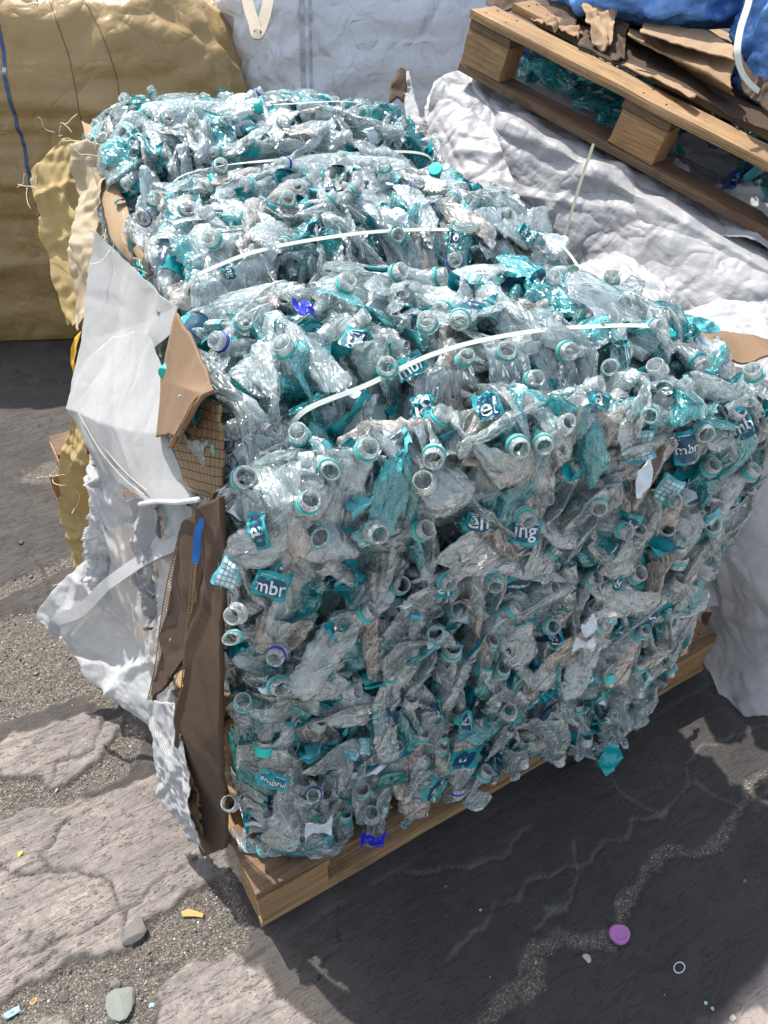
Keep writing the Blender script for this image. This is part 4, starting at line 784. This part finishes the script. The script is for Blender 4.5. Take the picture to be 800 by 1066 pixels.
for u, v, mt, ww in ((316, 50, SEAM_G, .018), (328, 50, SEAM_G, .012), (421, 50, SEAM_G, .004)): seam(GG, GN, jof(GG, u, v), 4, 54, mt, ww, gb)
W_LOOP = woven('webbing_beige', (.58, .52, .42), (.50, .44, .35), 1500, .7, .1, .2)
ribbon('lifting_loop', [at(252, -60, 2.42), at(258, 0, 2.36), at(264, 22, 2.33), at(268, 36, 2.31), at(274, 24, 2.33), at(280, 0, 2.36), at(292, -60, 2.42)], .034, W_LOOP, gb, thick=.006, n=60, nrm=-FW)

# wrapped stack on the right and its crooked pallet
QP = np.array([1.392, 1.508, 1.074]); QD = np.array([.329, -.912, -.245]); QD /= np.linalg.norm(QD); QE = np.array([.94, .34, 0]); QE /= np.linalg.norm(QE); QN = np.cross(QD, QE)
rs_ = empty('wrapped_bale', (2.0, 1.1, 0), 'bale wrapped in crumpled white woven sheet under the crooked pallet, behind the right edge', 'wrapped bale')
wo, WG, WN = jumbo('wrapped_bale', (2.16, .86, 0), math.atan2(-.94, .34)+math.pi/2*0, 1.86, 1.16, .82, W_WRAP, rs_, 12, amp=.010, tilt=(-.26, 0), sag=.0, top=.02, bulge=.03, freq=(3.5, 30), nz=200, npm=460)
wr = [[tuple(QP+QD*s_-QE*(o_*k_)-PZ*z_-QN*.004) for s_ in (-.06, .25, .55, .85, 1.15, 1.45)] for o_, z_, in ((-.25, -.0), (.02, .01), (.55, .16), (.85, .38), (1.0, .75)) for k_ in (1,)]
wr = [[tuple(QP+QD*s_-QE*(o_*(.13+.13*max(0, s_)))-PZ*(z_*(1-.22*max(0, s_)))+QE*.02*math.sin(s_*9+o_*4)*o_) for s_ in (-.06, .25, .55, .85, 1.15, 1.5)] for o_, z_ in ((-1.6, .045), (.0, .040), (.55, .15), (.85, .37), (1.0, .82))]
sheet('wrap_sheet', wr, W_WRAP, rs_, n=(240, 320), amp=.0055, freq=(3, 26), seed=121, edge=.0, fine=.0004, pxc=False, rid=(2.4, 22, .045))
up = empty('wooden_pallet', tuple(QP), 'weathered wooden pallet tilted on top of the white wrapped stack', 'pallet')
for i, e_ in enumerate((0, .45, .9)): wood_board('bottom_board', QP+QE*e_, QD, QE, QN, 1.2, .10, .024, WOOD_OLD, up, 50+i, chip=.006)
for i, e_ in enumerate((0, .45, .9)):
    for j, s_ in enumerate((0, .5275, 1.055)): wood_board('block', QP+QD*(s_+.002)+QE*(e_+.004)+QN*.024, QD, QE, QN, .143, .092, .092, WOOD_OR if (i+j) % 2 else WOOD, up, 60+i*3+j, amp=.003)
for j, s_ in enumerate((0, .5275, 1.055)): wood_board('cross_board', QP+QD*s_+QN*.116, QD, QE, QN, .145, 1.0, .024, WOOD_OLD, up, 70+j, amp=.002)
for i, e_ in enumerate((-.006, .22, .44, .66, .88)): wood_board('deck_board', QP-QD*.005+QE*e_+QN*.140, QD, QE, QN, 1.22, .125, .024, WOOD, up, 80+i, chip=.003)
nails(up, [QP+QD*s_+QE*e_+QN*.1638 for s_ in (.03, .10, .56, .63, 1.08, 1.15) for e_ in (.025, .085, .26, .31)], QD, QE, QN)
# bottles that show through the gap of the pallet
r2 = np.random.default_rng(77); nn_ = 170; cs_ = QP+np.outer(r2.uniform(.02, 1.2, nn_), QD)+np.outer(r2.uniform(.2, 1.0, nn_), QE)+np.outer(r2.uniform(.0, .085, nn_), QN)
mass('crushed_bottles', cs_, r2.normal(size=(nn_, 3))*np.array([1, 1, .25]), [PET_TEAL, PET_BLUE, PET_CLEAR, LAB_TEAL, LAB_DARK, LAB_PALE, LAB_FILM], 15, label='loose crushed blue and teal bottles squeezed inside the tilted pallet', inb=False)
# cardboard lying on that pallet
def onq(s_, e_, h_): return tuple(QP+QD*s_+QE*e_+QN*(.166+h_))
tag(sheet('cardboard_sheet', [[onq(.30, .10, .006), onq(.60, .14, .01), onq(.98, .16, .008)], [onq(.2, .4, .012), onq(.6, .42, .02), onq(.98, .45, .02)], [onq(.2, .8, .02), onq(.6, .8, .02), onq(1.0, .8, .02)]], CARD_D, pxc=False, n=(40, 60), amp=.006, freq=(3, 12), seed=31, edge=.012, thick=.005), 'flat dark brown cardboard sheet lying on the tilted pallet deck', 'cardboard')
def cardp(ctrl, mat, seed, label, n=(30, 50), amp=.008, freq=(6, 26), thick=.004, edge=.008, lin=True, pxc=True, name='cardboard_flap', parent=None, fine=0):
    o = sheet(name, ctrl, mat, parent, n=n, amp=amp, freq=freq, seed=seed, edge=edge, thick=thick, lin=lin, pxc=pxc, fine=fine)
    return tag(o, label, 'cardboard') if label else o
cardp([[(670, 25, 2.2), (700, 26, 2.2), (740, 34, 2.12), (764, 50, 2.0)], [(668, 33, 2.1), (700, 45, 2.05), (735, 54, 2.0), (765, 62, 1.95)]], CARD_L, 32, 'pale folded cardboard edge sticking out under the blue bundles', amp=.003)
cardp([[(655, 28, 2.25), (690, 40, 2.2), (735, 52, 2.1), (764, 56, 2.0)], [(655, 38, 2.15), (690, 56, 2.1), (735, 74, 2.0), (760, 92, 1.95)], [(700, 50, 2.3), (720, 75, 2.2), (740, 90, 2.1), (765, 100, 2.05)]], CARD, 33, 'thick bent cardboard corner sagging below the right blue bundle', amp=.004, freq=(4, 16))
cardp([[(608, 14, 2.22), (624, 7, 2.22), (640, 18, 2.2)], [(612, 24, 2.15), (628, 34, 2.15), (640, 28, 2.15)], [(616, 48, 2.12), (628, 55, 2.12), (636, 50, 2.12)]], CARD_L, 34, 'crumpled pale cardboard scrap at the left end of the deck', amp=.010, lin=False)
cardp([[(636, 8, 2.3), (645, 18, 2.25), (655, 28, 2.2)], [(634, 30, 2.2), (642, 40, 2.18), (652, 36, 2.18)], [(634, 60, 2.12), (640, 66, 2.1), (650, 62, 2.1)]], CARD_D, 35, 'dark crumpled cardboard standing between pale scrap and folded edge', amp=.010, lin=False)
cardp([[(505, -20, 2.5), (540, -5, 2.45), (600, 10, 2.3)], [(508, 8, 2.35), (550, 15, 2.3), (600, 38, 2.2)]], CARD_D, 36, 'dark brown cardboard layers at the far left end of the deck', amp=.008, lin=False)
cardp([[(550, 12, 2.32), (575, 14, 2.3), (604, 24, 2.25)], [(552, 18, 2.28), (575, 28, 2.22), (602, 42, 2.15)]], CARD, 37, 'torn brown cardboard strip beside the dark layers', amp=.012)
cardp([[(645, 66, 2.1), (700, 90, 2.0), (720, 102, 1.96)], [(648, 63, 2.14), (702, 86, 2.05), (724, 98, 2.0)]], CARD_L, 38, 'thin pale cardboard edge running along the deck', amp=.003)
cardp([[(764, 55, 1.98), (780, 75, 1.93), (806, 95, 1.9)], [(762, 72, 1.94), (778, 98, 1.9), (808, 120, 1.86)]], CARD_D, 39, 'splintered cardboard edge under the right blue bundle', amp=.012)
BLUEF, t, b = newmat('blue_bottle_bundle'); pos = geo_pos(t); b.inputs['Roughness'].default_value = .14
cc = mixc(t, noise(t, 7, pos, 6, .7, 1.2), (.03, .13, .45), (.16, .38, .78)); cc = mixc(t, ramp(t, noise(t, 22, pos, 5, .7, 1.5), [(.5, (0, 0, 0)), (.75, (.5, .5, .5))]), cc, (.35, .55, .85)); t.links.new(cc, b.inputs['Base Color'])
v_ = N(t, 'ShaderNodeTexVoronoi', feature='DISTANCE_TO_EDGE'); v_.inputs['Scale'].default_value = 28; t.links.new(pos, v_.inputs['Vector'])
t.links.new(bump(t, noise(t, 24, pos, 3, .5, 1.), .35, .012, bump(t, v_.outputs[0], .25, .02)), b.inputs['Normal'])
def bundle(c, ax, ay, az, seed, label):
    root = empty('bottle_bundle', tuple(c), label, 'bundle')
    o, G, Nn = jumbo('x', (c[0], c[1], c[2]), math.atan2(QD[1], QD[0]), ax, ay, az, BLUEF, root, seed, n=3, amp=.022, tuck=.35, top=.25, bulge=.18, sag=.03, freq=(5, 30), shell='blue_film'); return root, G, Nn
b1, G1, N1 = bundle(QP+QD*.30+QE*.60+QN*.195, .60, .56, .45, 41, 'blue film bundle of bottles at the back of the tilted pallet, left one')
b2, G2, N2 = bundle(QP+QD*.88+QE*.60+QN*.19, .50, .62, .5, 42, 'blue film bundle of bottles at the top right corner with curved white strap')
tag(ribbon('strap', [at(786, -40, 1.92), at(780, 0, 1.86), at(771, 30, 1.84), (at(768, 55, 1.83)), at(774, 78, 1.86), at(790, 95, 1.9), at(815, 110, 1.95)], .016, STRAP, thick=.002, n=60, nrm=-FW), 'curved white strap around the blue bundle in the top right corner', 'strap')
tag(ribbon('strap', [at(641, -30, 2.3), at(638, 5, 2.26), at(636, 18, 2.24), at(634, 42, 2.2)], .012, STRAP, thick=.002, n=30, nrm=-FW), 'short white strap hanging at the left end of the blue bundle', 'strap')

# sheets and flaps at the right
def cloth(ctrl, mat, seed, label, name='plastic_sheet', cat='sheet', n=(70, 60), amp=.012, freq=(5, 30), edge=.01, pxc=True, parent=None, thick=.001, fine=.0015, lin=False):
    return tag(sheet(name, ctrl, mat, parent, n=n, amp=amp, freq=freq, seed=seed, edge=edge, thick=thick, pxc=pxc, fine=fine, lin=lin), label, cat)
cloth([[(730, 330, 1.72), (775, 350, 1.70), (850, 345, 1.75)], [(725, 450, 1.68), (785, 455, 1.60), (850, 445, 1.62)], [(715, 560, 1.74), (772, 555, 1.64), (850, 560, 1.58)], [(742, 632, 1.84), (785, 640, 1.72), (860, 640, 1.62)], [(729, 672, 1.92), (780, 682, 1.80), (860, 690, 1.66)], [(748, 722, 1.86), (785, 748, 1.79), (860, 735, 1.68)]], W_WRAP, 51, 'creased white cloth hanging to the pavement at the right edge beside the bale', 'wrapping_cloth', 'cloth', n=(220, 130), amp=.009, freq=(2.5, 14), lin=False, fine=.0004)
cloth([[(600, 275, 1.66), (650, 268, 1.72), (690, 290, 1.70)], [(625, 300, 1.58), (665, 300, 1.60), (694, 318, 1.6)], [(650, 338, 1.52), (680, 346, 1.5), (693, 346, 1.52)]], FILM2, 52, 'thin cloudy film flap standing behind the right end of the second hump', amp=.008)
cloth([[(698, 338, 1.58), (745, 314, 1.62), (800, 320, 1.6), (850, 330, 1.6)], [(698, 352, 1.5), (750, 356, 1.46), (800, 360, 1.44), (850, 370, 1.44)]], FILM2, 53, 'cloudy white film flap above the front right top of the bale', amp=.006)
cardp([[(688, 346, 1.42), (730, 345, 1.45), (770, 350, 1.45), (830, 356, 1.45)], [(688, 350, 1.38), (735, 360, 1.38), (765, 374, 1.36), (830, 368, 1.36)]], CARD_B, 54, 'crumpled brown cardboard strip at the front right top of the bale', amp=.008, lin=False)
cardp([[(640, 298, 1.55), (668, 312, 1.55)], [(648, 330, 1.5), (672, 345, 1.5)]], CARD, 55, 'small brown cardboard piece inside the film flap', amp=.006)
fl_ = cloth([[(698, 560, 1.74), (737, 564, 1.74)], [(700, 634, 1.78), (764, 630, 1.80)]], W_WHITE, 56, 'stiff white flap with a short green line, right of the bale foot', n=(30, 30), amp=.003, edge=.003, lin=True)
ribbon('green_line', [at(737, 596, 1.735), at(742, 606, 1.74), at(748, 615, 1.745)], .0025, plastic('green_thread', (.02, .22, .12), .6), None, n=10, nrm=-FW).name = 'green_line'
gl_ = bpy.data.objects['green_line']; gl_.parent = fl_
cloth([[(452, 84, 2.42), (476, 78, 2.40), (506, 104, 2.3)], [(440, 120, 2.36), (470, 118, 2.28), (520, 150, 2.2)], [(444, 165, 2.34), (490, 190, 2.2), (545, 215, 2.12)]], W_WRAP, 57, 'bright crumpled white sheet corner poking from under the far pallet end', amp=.007, freq=(4, 16), fine=.0004)
tag(ribbon('band', [at(618, 150, 1.93), at(606, 185, 1.86), at(597, 215, 1.82), at(588, 245, 1.80)], .007, plastic('band_olive', (.20, .20, .15), .6), thick=.002, n=30, nrm=-FW), 'olive grey band running down the white wrapped stack', 'band')
cloth([[(700, 170, 2.2), (735, 190, 2.2), (775, 185, 2.15), (830, 200, 2.1)], [(690, 200, 2.12), (730, 215, 2.1), (770, 215, 2.05), (830, 240, 2.0)], [(700, 225, 2.06), (735, 240, 2.02), (775, 252, 1.98), (830, 275, 1.96)]], W_WHITE, 59, 'sunlit white wrap bulging out behind the bottom board near the right edge', amp=.010)
cloth([[(736, 462, 1.63), (790, 420, 1.55)], [(735, 475, 1.63), (790, 436, 1.55)]], W_WHITE, 60, 'narrow white lifting strap slanting down at the right edge', 'webbing_strap', 'strap', n=(8, 50), amp=.004, edge=.001, lin=True)
cardp([[(406, 108, 2.3), (414, 100, 2.3), (420, 108, 2.3)], [(408, 88, 2.3), (416, 78, 2.3), (424, 88, 2.3)], [(414, 74, 2.32), (418, 70, 2.3), (423, 74, 2.3)]], CARD_D, 61, 'small dark cardboard point at the rear right corner of the bale', n=(20, 12), amp=.005)
cloth([[(418, 76, 2.34), (426, 74, 2.34)], [(420, 100, 2.3), (432, 100, 2.3)], [(424, 128, 2.25), (440, 134, 2.25)]], W_WHITE, 62, 'narrow white sheet strip at the rear right corner of the bale', n=(40, 14), amp=.006, lin=True)
# a second pallet in the dark behind the foot of the bale
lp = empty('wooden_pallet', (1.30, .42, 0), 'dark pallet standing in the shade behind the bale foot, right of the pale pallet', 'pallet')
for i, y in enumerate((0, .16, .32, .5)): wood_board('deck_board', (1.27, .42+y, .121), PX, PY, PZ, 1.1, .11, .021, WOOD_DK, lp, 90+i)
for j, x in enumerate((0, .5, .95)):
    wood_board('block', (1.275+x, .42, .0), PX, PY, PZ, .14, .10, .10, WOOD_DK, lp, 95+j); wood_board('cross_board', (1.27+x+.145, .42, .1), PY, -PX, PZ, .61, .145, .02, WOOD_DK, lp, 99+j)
cardp([[(735, 640, 1.95), (750, 634, 1.95), (762, 640, 1.92)], [(735, 662, 1.95), (745, 668, 1.93), (765, 655, 1.9)]], CARD_D, 63, 'folded brown cardboard under the white cloth beside the dark pallet', amp=.006)
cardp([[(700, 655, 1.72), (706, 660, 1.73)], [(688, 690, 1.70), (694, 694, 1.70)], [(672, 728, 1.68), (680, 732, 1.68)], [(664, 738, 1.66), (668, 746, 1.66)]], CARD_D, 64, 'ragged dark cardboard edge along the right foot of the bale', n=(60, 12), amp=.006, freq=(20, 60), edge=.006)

# ------------------------------------------------------------------ sacks and cardboard at the left of the bale
cardp(Lb([[(86, 128, 1.36), (100, 134, 1.32)], [(96, 170, 1.2), (126, 200, 1.1)], [(118, 245, 1.0), (145, 250, .9)], [(150, 285, .85), (162, 288, .75)]]), CARD_L, 71, 'tall tan cardboard sheet at the rear left side of the bale', pxc=False, amp=.006, freq=(3, 10), n=(70, 20), lin=False)
cloth(Lb([[(32, 178, 1.30), (64, 142, 1.32), (86, 150, 1.30)], [(38, 220, 1.26), (68, 200, 1.25), (90, 200, 1.24)], [(52, 280, 1.2), (72, 270, 1.18), (88, 260, 1.16)], [(74, 338, 1.12), (80, 335, 1.1), (86, 320, 1.08)]]), W_STRIP, 72, 'frayed straw coloured woven flap hanging at the rear left of the bale', 'woven_flap', 'fabric', pxc=False, amp=.008, edge=.012, freq=(5, 16), n=(90, 50))
cloth(Lb([[(68, 152, 1.27), (104, 150, 1.2), (110, 166, 1.15)], [(84, 205, 1.2), (100, 210, 1.12), (106, 215, 1.08)], [(76, 270, 1.14), (90, 270, 1.05), (100, 262, 1.0)], [(72, 330, 1.08), (80, 345, 1.02), (92, 300, .95)]]), W_CREAM, 73, 'cream woven flap folded in front of the straw coloured one', 'woven_flap', 'fabric', pxc=False, amp=.014, edge=.006, freq=(5, 18), n=(90, 50))
cloth(Lb([[(78, 352, .98), (84, 345, .98)], [(74, 372, .97), (79, 372, .96)], [(78, 390, .96), (80, 386, .95)]]), plastic('yellow_plastic', (.75, .42, .02), .5), 74, 'small bright yellow plastic flap behind the white sack', 'yellow_flap', 'plastic', pxc=False, amp=.003, n=(20, 12), edge=.002)
cloth(Lb([[(76, 432, .95), (80, 428, .95), (86, 440, .92)], [(62, 490, .92), (78, 490, .9), (92, 480, .88)], [(66, 545, .95), (82, 545, .92), (96, 530, .9)], [(80, 590, .92), (88, 590, .9), (94, 585, .88)], [(84, 628, .9), (94, 630, .88), (102, 615, .86)]]), W_STRIP, 75, 'long straw coloured woven strip hanging left of the torn white plastic', 'woven_strip', 'fabric', pxc=False, amp=.006, edge=.014, n=(120, 30))
cardp(Lb([[(50, 494, .93), (64, 492, .95)], [(62, 525, .96), (76, 520, .97)], [(74, 560, .98), (84, 556, .98)]]), cardboard('cardboard_orange', (.62, .34, .16)), 76, 'orange brown cardboard scrap peeking out behind the straw strip', pxc=False, n=(40, 14), amp=.003)
# upper sack panels
cloth(Lb([[(98, 240, .86), (106, 246, .84), (116, 256, .82)], [(90, 300, .82), (125, 300, .72), (160, 300, .55)], [(86, 355, .78), (125, 345, .68), (185, 320, .45)], [(74, 420, .74), (120, 400, .6), (180, 345, .44)]]), W_WHITE, 77, 'upper white woven sack panel with pointed corner, left of the bale', 'woven_sack', 'sack', pxc=False, amp=.004, n=(90, 70), freq=(3, 10), edge=.002, fine=.0, lin=True)
sk = cloth(Lb([[(88, 378, .66), (120, 352, .60), (140, 345, .52), (158, 352, .45)], [(76, 405, .64), (110, 400, .52), (140, 400, .42), (172, 395, .34)], [(70, 425, .62), (105, 440, .46), (140, 450, .34), (176, 452, .24)], [(88, 462, .56), (118, 480, .42), (150, 500, .28), (196, 500, .16)], [(100, 484, .54), (125, 505, .40), (150, 522, .26), (205, 521, .10)]]), W_WHITE, 78, 'white woven sack folded over with a double stitched hem, left of the bale', 'woven_sack', 'sack', pxc=False, amp=.004, n=(110, 100), freq=(3, 10), edge=.003, fine=.0, lin=True)
STI = plastic('stitch_thread', (.42, .38, .34), .8)
def offc(P, k=.006): return np.array(P)-ray(*px(P)[:2])*k
for q, dy in enumerate((0, 5)): ribbon('stitching', [offc(Lb([[(82+dy*.6, 430-dy, .585)]])[0][0], .03), offc(Lb([[(104+dy*.6, 468-dy, .49)]])[0][0], .035), offc(Lb([[(128+dy*.6, 497-dy, .385)]])[0][0], .035), offc(Lb([[(150+dy*.6, 515-dy, .27)]])[0][0], .03)], .0014, STI, sk, n=60, nrm=-FW)
# torn white plastic below
cloth(Lb([[(96, 455, .60), (112, 490, .50), (140, 515, .40), (175, 520, .28), (205, 528, .12)], [(94, 520, .62), (118, 550, .52), (140, 570, .44), (170, 580, .32), (200, 585, .14)], [(92, 575, .66), (110, 610, .58), (135, 640, .48), (168, 640, .34), (190, 650, .18)], [(40, 634, .62), (85, 645, .60), (125, 680, .52), (165, 690, .36), (186, 700, .22)], [(60, 660, .58), (85, 690, .54), (120, 720, .46), (150, 735, .38), (178, 740, .26)], [(66, 668, .57), (95, 700, .52), (125, 732, .44), (152, 755, .38), (172, 772, .28)]]), FILM, 80, 'large torn white plastic sheet draped down to the pavement left of the bale', pxc=False, amp=.010, freq=(5, 24), n=(200, 150), edge=.008, fine=.0008)
cloth(Lb([[(100, 470, .56), (118, 480, .52)], [(94, 540, .60), (118, 545, .55)], [(90, 590, .62), (112, 600, .58)], [(92, 612, .62), (100, 622, .60)]]), FILM2, 81, 'ragged narrow strip of white film beside the straw coloured strip', pxc=False, amp=.016, freq=(10, 60), n=(90, 24), edge=.02)
cloth(Lb([[(140, 520, .36), (165, 530, .28)], [(138, 580, .38), (160, 575, .30)], [(150, 620, .38), (162, 615, .34)], [(152, 660, .38), (160, 655, .36)]]), W_WHITE, 82, 'twisted white film tail hanging behind the webbing strap', pxc=False, amp=.016, freq=(10, 60), n=(70, 24), edge=.006)
cloth(Lb([[(160, 728, .20), (186, 735, .10)], [(162, 790, .16), (195, 800, .05)], [(166, 825, .14), (200, 850, .02)], [(190, 850, .10), (212, 888, .0)]]), W_WHITE, 83, 'white woven sack end hanging below the cardboard almost to the pavement', 'woven_flap', 'fabric', pxc=False, amp=.006, n=(80, 40), edge=.003)
tag(ribbon('webbing_strap', [tuple(np.array(p)) for p in Lb([[(56, 662, .52), (60, 646, .51), (84, 636, .5), (108, 612, .47), (118, 604, .43), (150, 582, .34), (182, 566, .22), (205, 556, .12)]])[0]], .026, W_WHITE, thick=.003, n=90, nrm=-FW, twist=.5), 'broad white webbing strap looping over the torn plastic sheet', 'strap')
tag(tube('rope', [tuple(np.array(p)) for p in Lb([[(146, 525, .22), (165, 522, .18), (185, 523, .12), (206, 520, .03)]])[0]], .0038, W_WHITE, n=40, k=8), 'white cord running from the stitched sack to the cardboard', 'cord')
# cardboard panels at the front left
bw_ = cardp(Lb([[(186, 328, .29), (222, 400, .05), (224, 408, .03)], [(168, 395, .31), (196, 405, .11), (214, 412, .03)], [(162, 455, .25), (178, 452, .15), (186, 456, .09)]]), CARD_B, 84, 'tan torn cardboard box wall at the upper left edge of the front hump', pxc=False, amp=.003, freq=(3, 12), n=(60, 50), edge=.005)
cardp(Lb([[(200, 412, .22), (232, 420, .06)], [(182, 462, .20), (234, 470, .05)], [(196, 510, .12), (232, 520, .04)]]), CARD_G, 85, 'brown cardboard panel with dark netting, inside the torn box', pxc=False, amp=.003, n=(50, 40), edge=.004)
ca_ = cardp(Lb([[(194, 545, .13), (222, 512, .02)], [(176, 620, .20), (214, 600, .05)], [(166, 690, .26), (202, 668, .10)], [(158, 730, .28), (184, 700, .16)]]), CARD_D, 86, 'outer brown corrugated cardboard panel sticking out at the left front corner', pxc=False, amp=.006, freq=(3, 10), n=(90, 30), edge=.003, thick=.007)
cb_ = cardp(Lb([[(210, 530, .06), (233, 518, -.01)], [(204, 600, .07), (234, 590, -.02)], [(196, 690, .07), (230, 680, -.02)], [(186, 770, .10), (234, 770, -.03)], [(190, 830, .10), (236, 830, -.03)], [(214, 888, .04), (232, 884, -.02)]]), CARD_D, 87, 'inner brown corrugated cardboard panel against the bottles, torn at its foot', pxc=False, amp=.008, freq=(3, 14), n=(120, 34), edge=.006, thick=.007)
FLUTE = plastic('flute_paper', (.20, .12, .065), .9)
def flute(parent, line, amp=.0035):
    P = catmull(np.array([np.array(p) for p in Lb([line])[0]]), 150); P = P-FW*.004; zz = np.where(np.arange(150) % 2, amp, -amp)[:, None]*RT; tube('flute', P+zz, .0007, FLUTE, parent, n=300, k=4)
    for k in (-1, 1): tube('liner_edge', P+RT*amp*k*1.3, .0011, CARD, parent, n=100, k=5)
flute(ca_, [(193, 546, .13), (175, 620, .20), (165, 690, .26), (157, 728, .28)]); flute(bw_, [(222, 408, .035), (208, 416, .05), (194, 440, .08), (180, 466, .13)]); flute(cb_, [(209, 540, .06), (203, 610, .07), (195, 690, .07), (187, 770, .10)])
BT = plastic('blue_tape', (.01, .16, .55), .35)
ribbon('tape', [offc(p, .02) for p in Lb([[(212, 540, .05), (206, 556, .055), (205, 575, .06), (203, 586, .06)]])[0]], .010, BT, cb_, thick=.001, n=20, nrm=-FW)
cardp(Lb([[(184, 772, .12), (200, 780, .08)], [(182, 820, .11), (204, 830, .06)], [(200, 860, .08), (214, 862, .04)], [(212, 886, .06), (220, 884, .03)]]), CARD, 88, 'ragged torn cardboard layer at the foot of the corrugated panels', pxc=False, amp=.012, freq=(12, 50), n=(80, 20), edge=.012)
# loose threads
for i in range(34):
    r_ = np.random.default_rng(900+i); u, v, b_ = [(64, 140, 1.3), (108, 158, 1.18), (34, 190, 1.29), (70, 500, .9), (85, 600, .9), (105, 240, 1.0), (130, 262, .8)][i % 7]; u += r_.normal()*7; v += r_.normal()*9
    p = np.array(Lb([[(u, v, b_)]])[0][0]); q = [p]
    dr = r_.normal(size=3); dr[2] = abs(dr[2])*(1 if i % 7 in (0, 1) else -.3)
    for k in range(4): dr = dr+r_.normal(size=3)*.6; q.append(q[-1]+dr/np.linalg.norm(dr)*r_.uniform(.008, .024))
    where = ['top of the straw flap', 'cream flap corner', 'edge of the straw flap', 'long straw strip', 'foot of the straw strip', 'top of the white sack panel', 'sack corner'][i % 7]
    tag(tube('loose_thread', q, .0007, STRING, n=16, k=4), f'thin frayed thread at the {where}', 'thread', f'frayed threads at the {where}')
# blue scraps and the torn label tail
def special(u, v, mat, w_, l_, ang, label, name='label_scrap', cat='label'):
    q = np.hypot(gu-u, gvv-v)+np.where(face, 0, 1e3); i = int(np.argmin(q)); c = GS[i]+gn[i]*.035; a1 = RT*math.cos(ang)-UP*math.sin(ang); a1 = a1-gn[i]*(a1@gn[i]); a1 /= np.linalg.norm(a1); a2 = np.cross(gn[i], a1)
    ctrl = [[tuple(c+a1*x*l_+a2*y*w_+gn[i]*.008*math.sin(x*5+y*3)) for y in (-.5, 0, .5)] for x in (-.5, -.2, .2, .5)]
    return tag(sheet(name, ctrl, mat, pxc=False, n=(36, 20), amp=.003, freq=(25, 90), seed=int(u), edge=.0012, thick=.0006), label, cat)
special(318, 345, CAP_BLUE, .018, .055, 1.3, 'torn deep blue strip on the second hump of the bale', 'blue_strip', 'strip')
special(380, 857, CAP_BLUE, .035, .045, .3, 'deep blue crumpled plastic at the foot of the front face', 'blue_scrap', 'scrap')
special(625, 778, LAB_TEAL, .05, .07, 1.0, 'torn teal label hanging over the front edge of the pallet')
special(408, 238, LAB_FILM, .025, .035, .3, 'small white label scrap between the second and third hump')
special(325, 845, LAB_FILM, .04, .045, .2, 'white printed label scrap low on the front face, left part')
special(655, 488, LAB_FILM, .018, .055, 1.4, 'white label strip with orange brown print high on the front face', 'label_scrap')
special(600, 635, LAB_FILM, .025, .035, 1.2, 'crumpled white film scrap in the right half of the front face', 'film_scrap', 'scrap')
special(598, 655, LAB_FILM, .03, .04, .2, 'larger white film scrap below the crumpled one on the front face', 'film_scrap', 'scrap')
special(222, 418, LAB_PALE, .02, .035, .2, 'pale teal label end beside the torn box wall')
special(222, 205, CAP_TEAL, .014, .02, .5, 'bright teal cap fragment on the third hump', 'cap_fragment', 'cap')
special(715, 350, LAB_PALE, .02, .05, .05, 'pale teal label lying flat at the front right top edge')
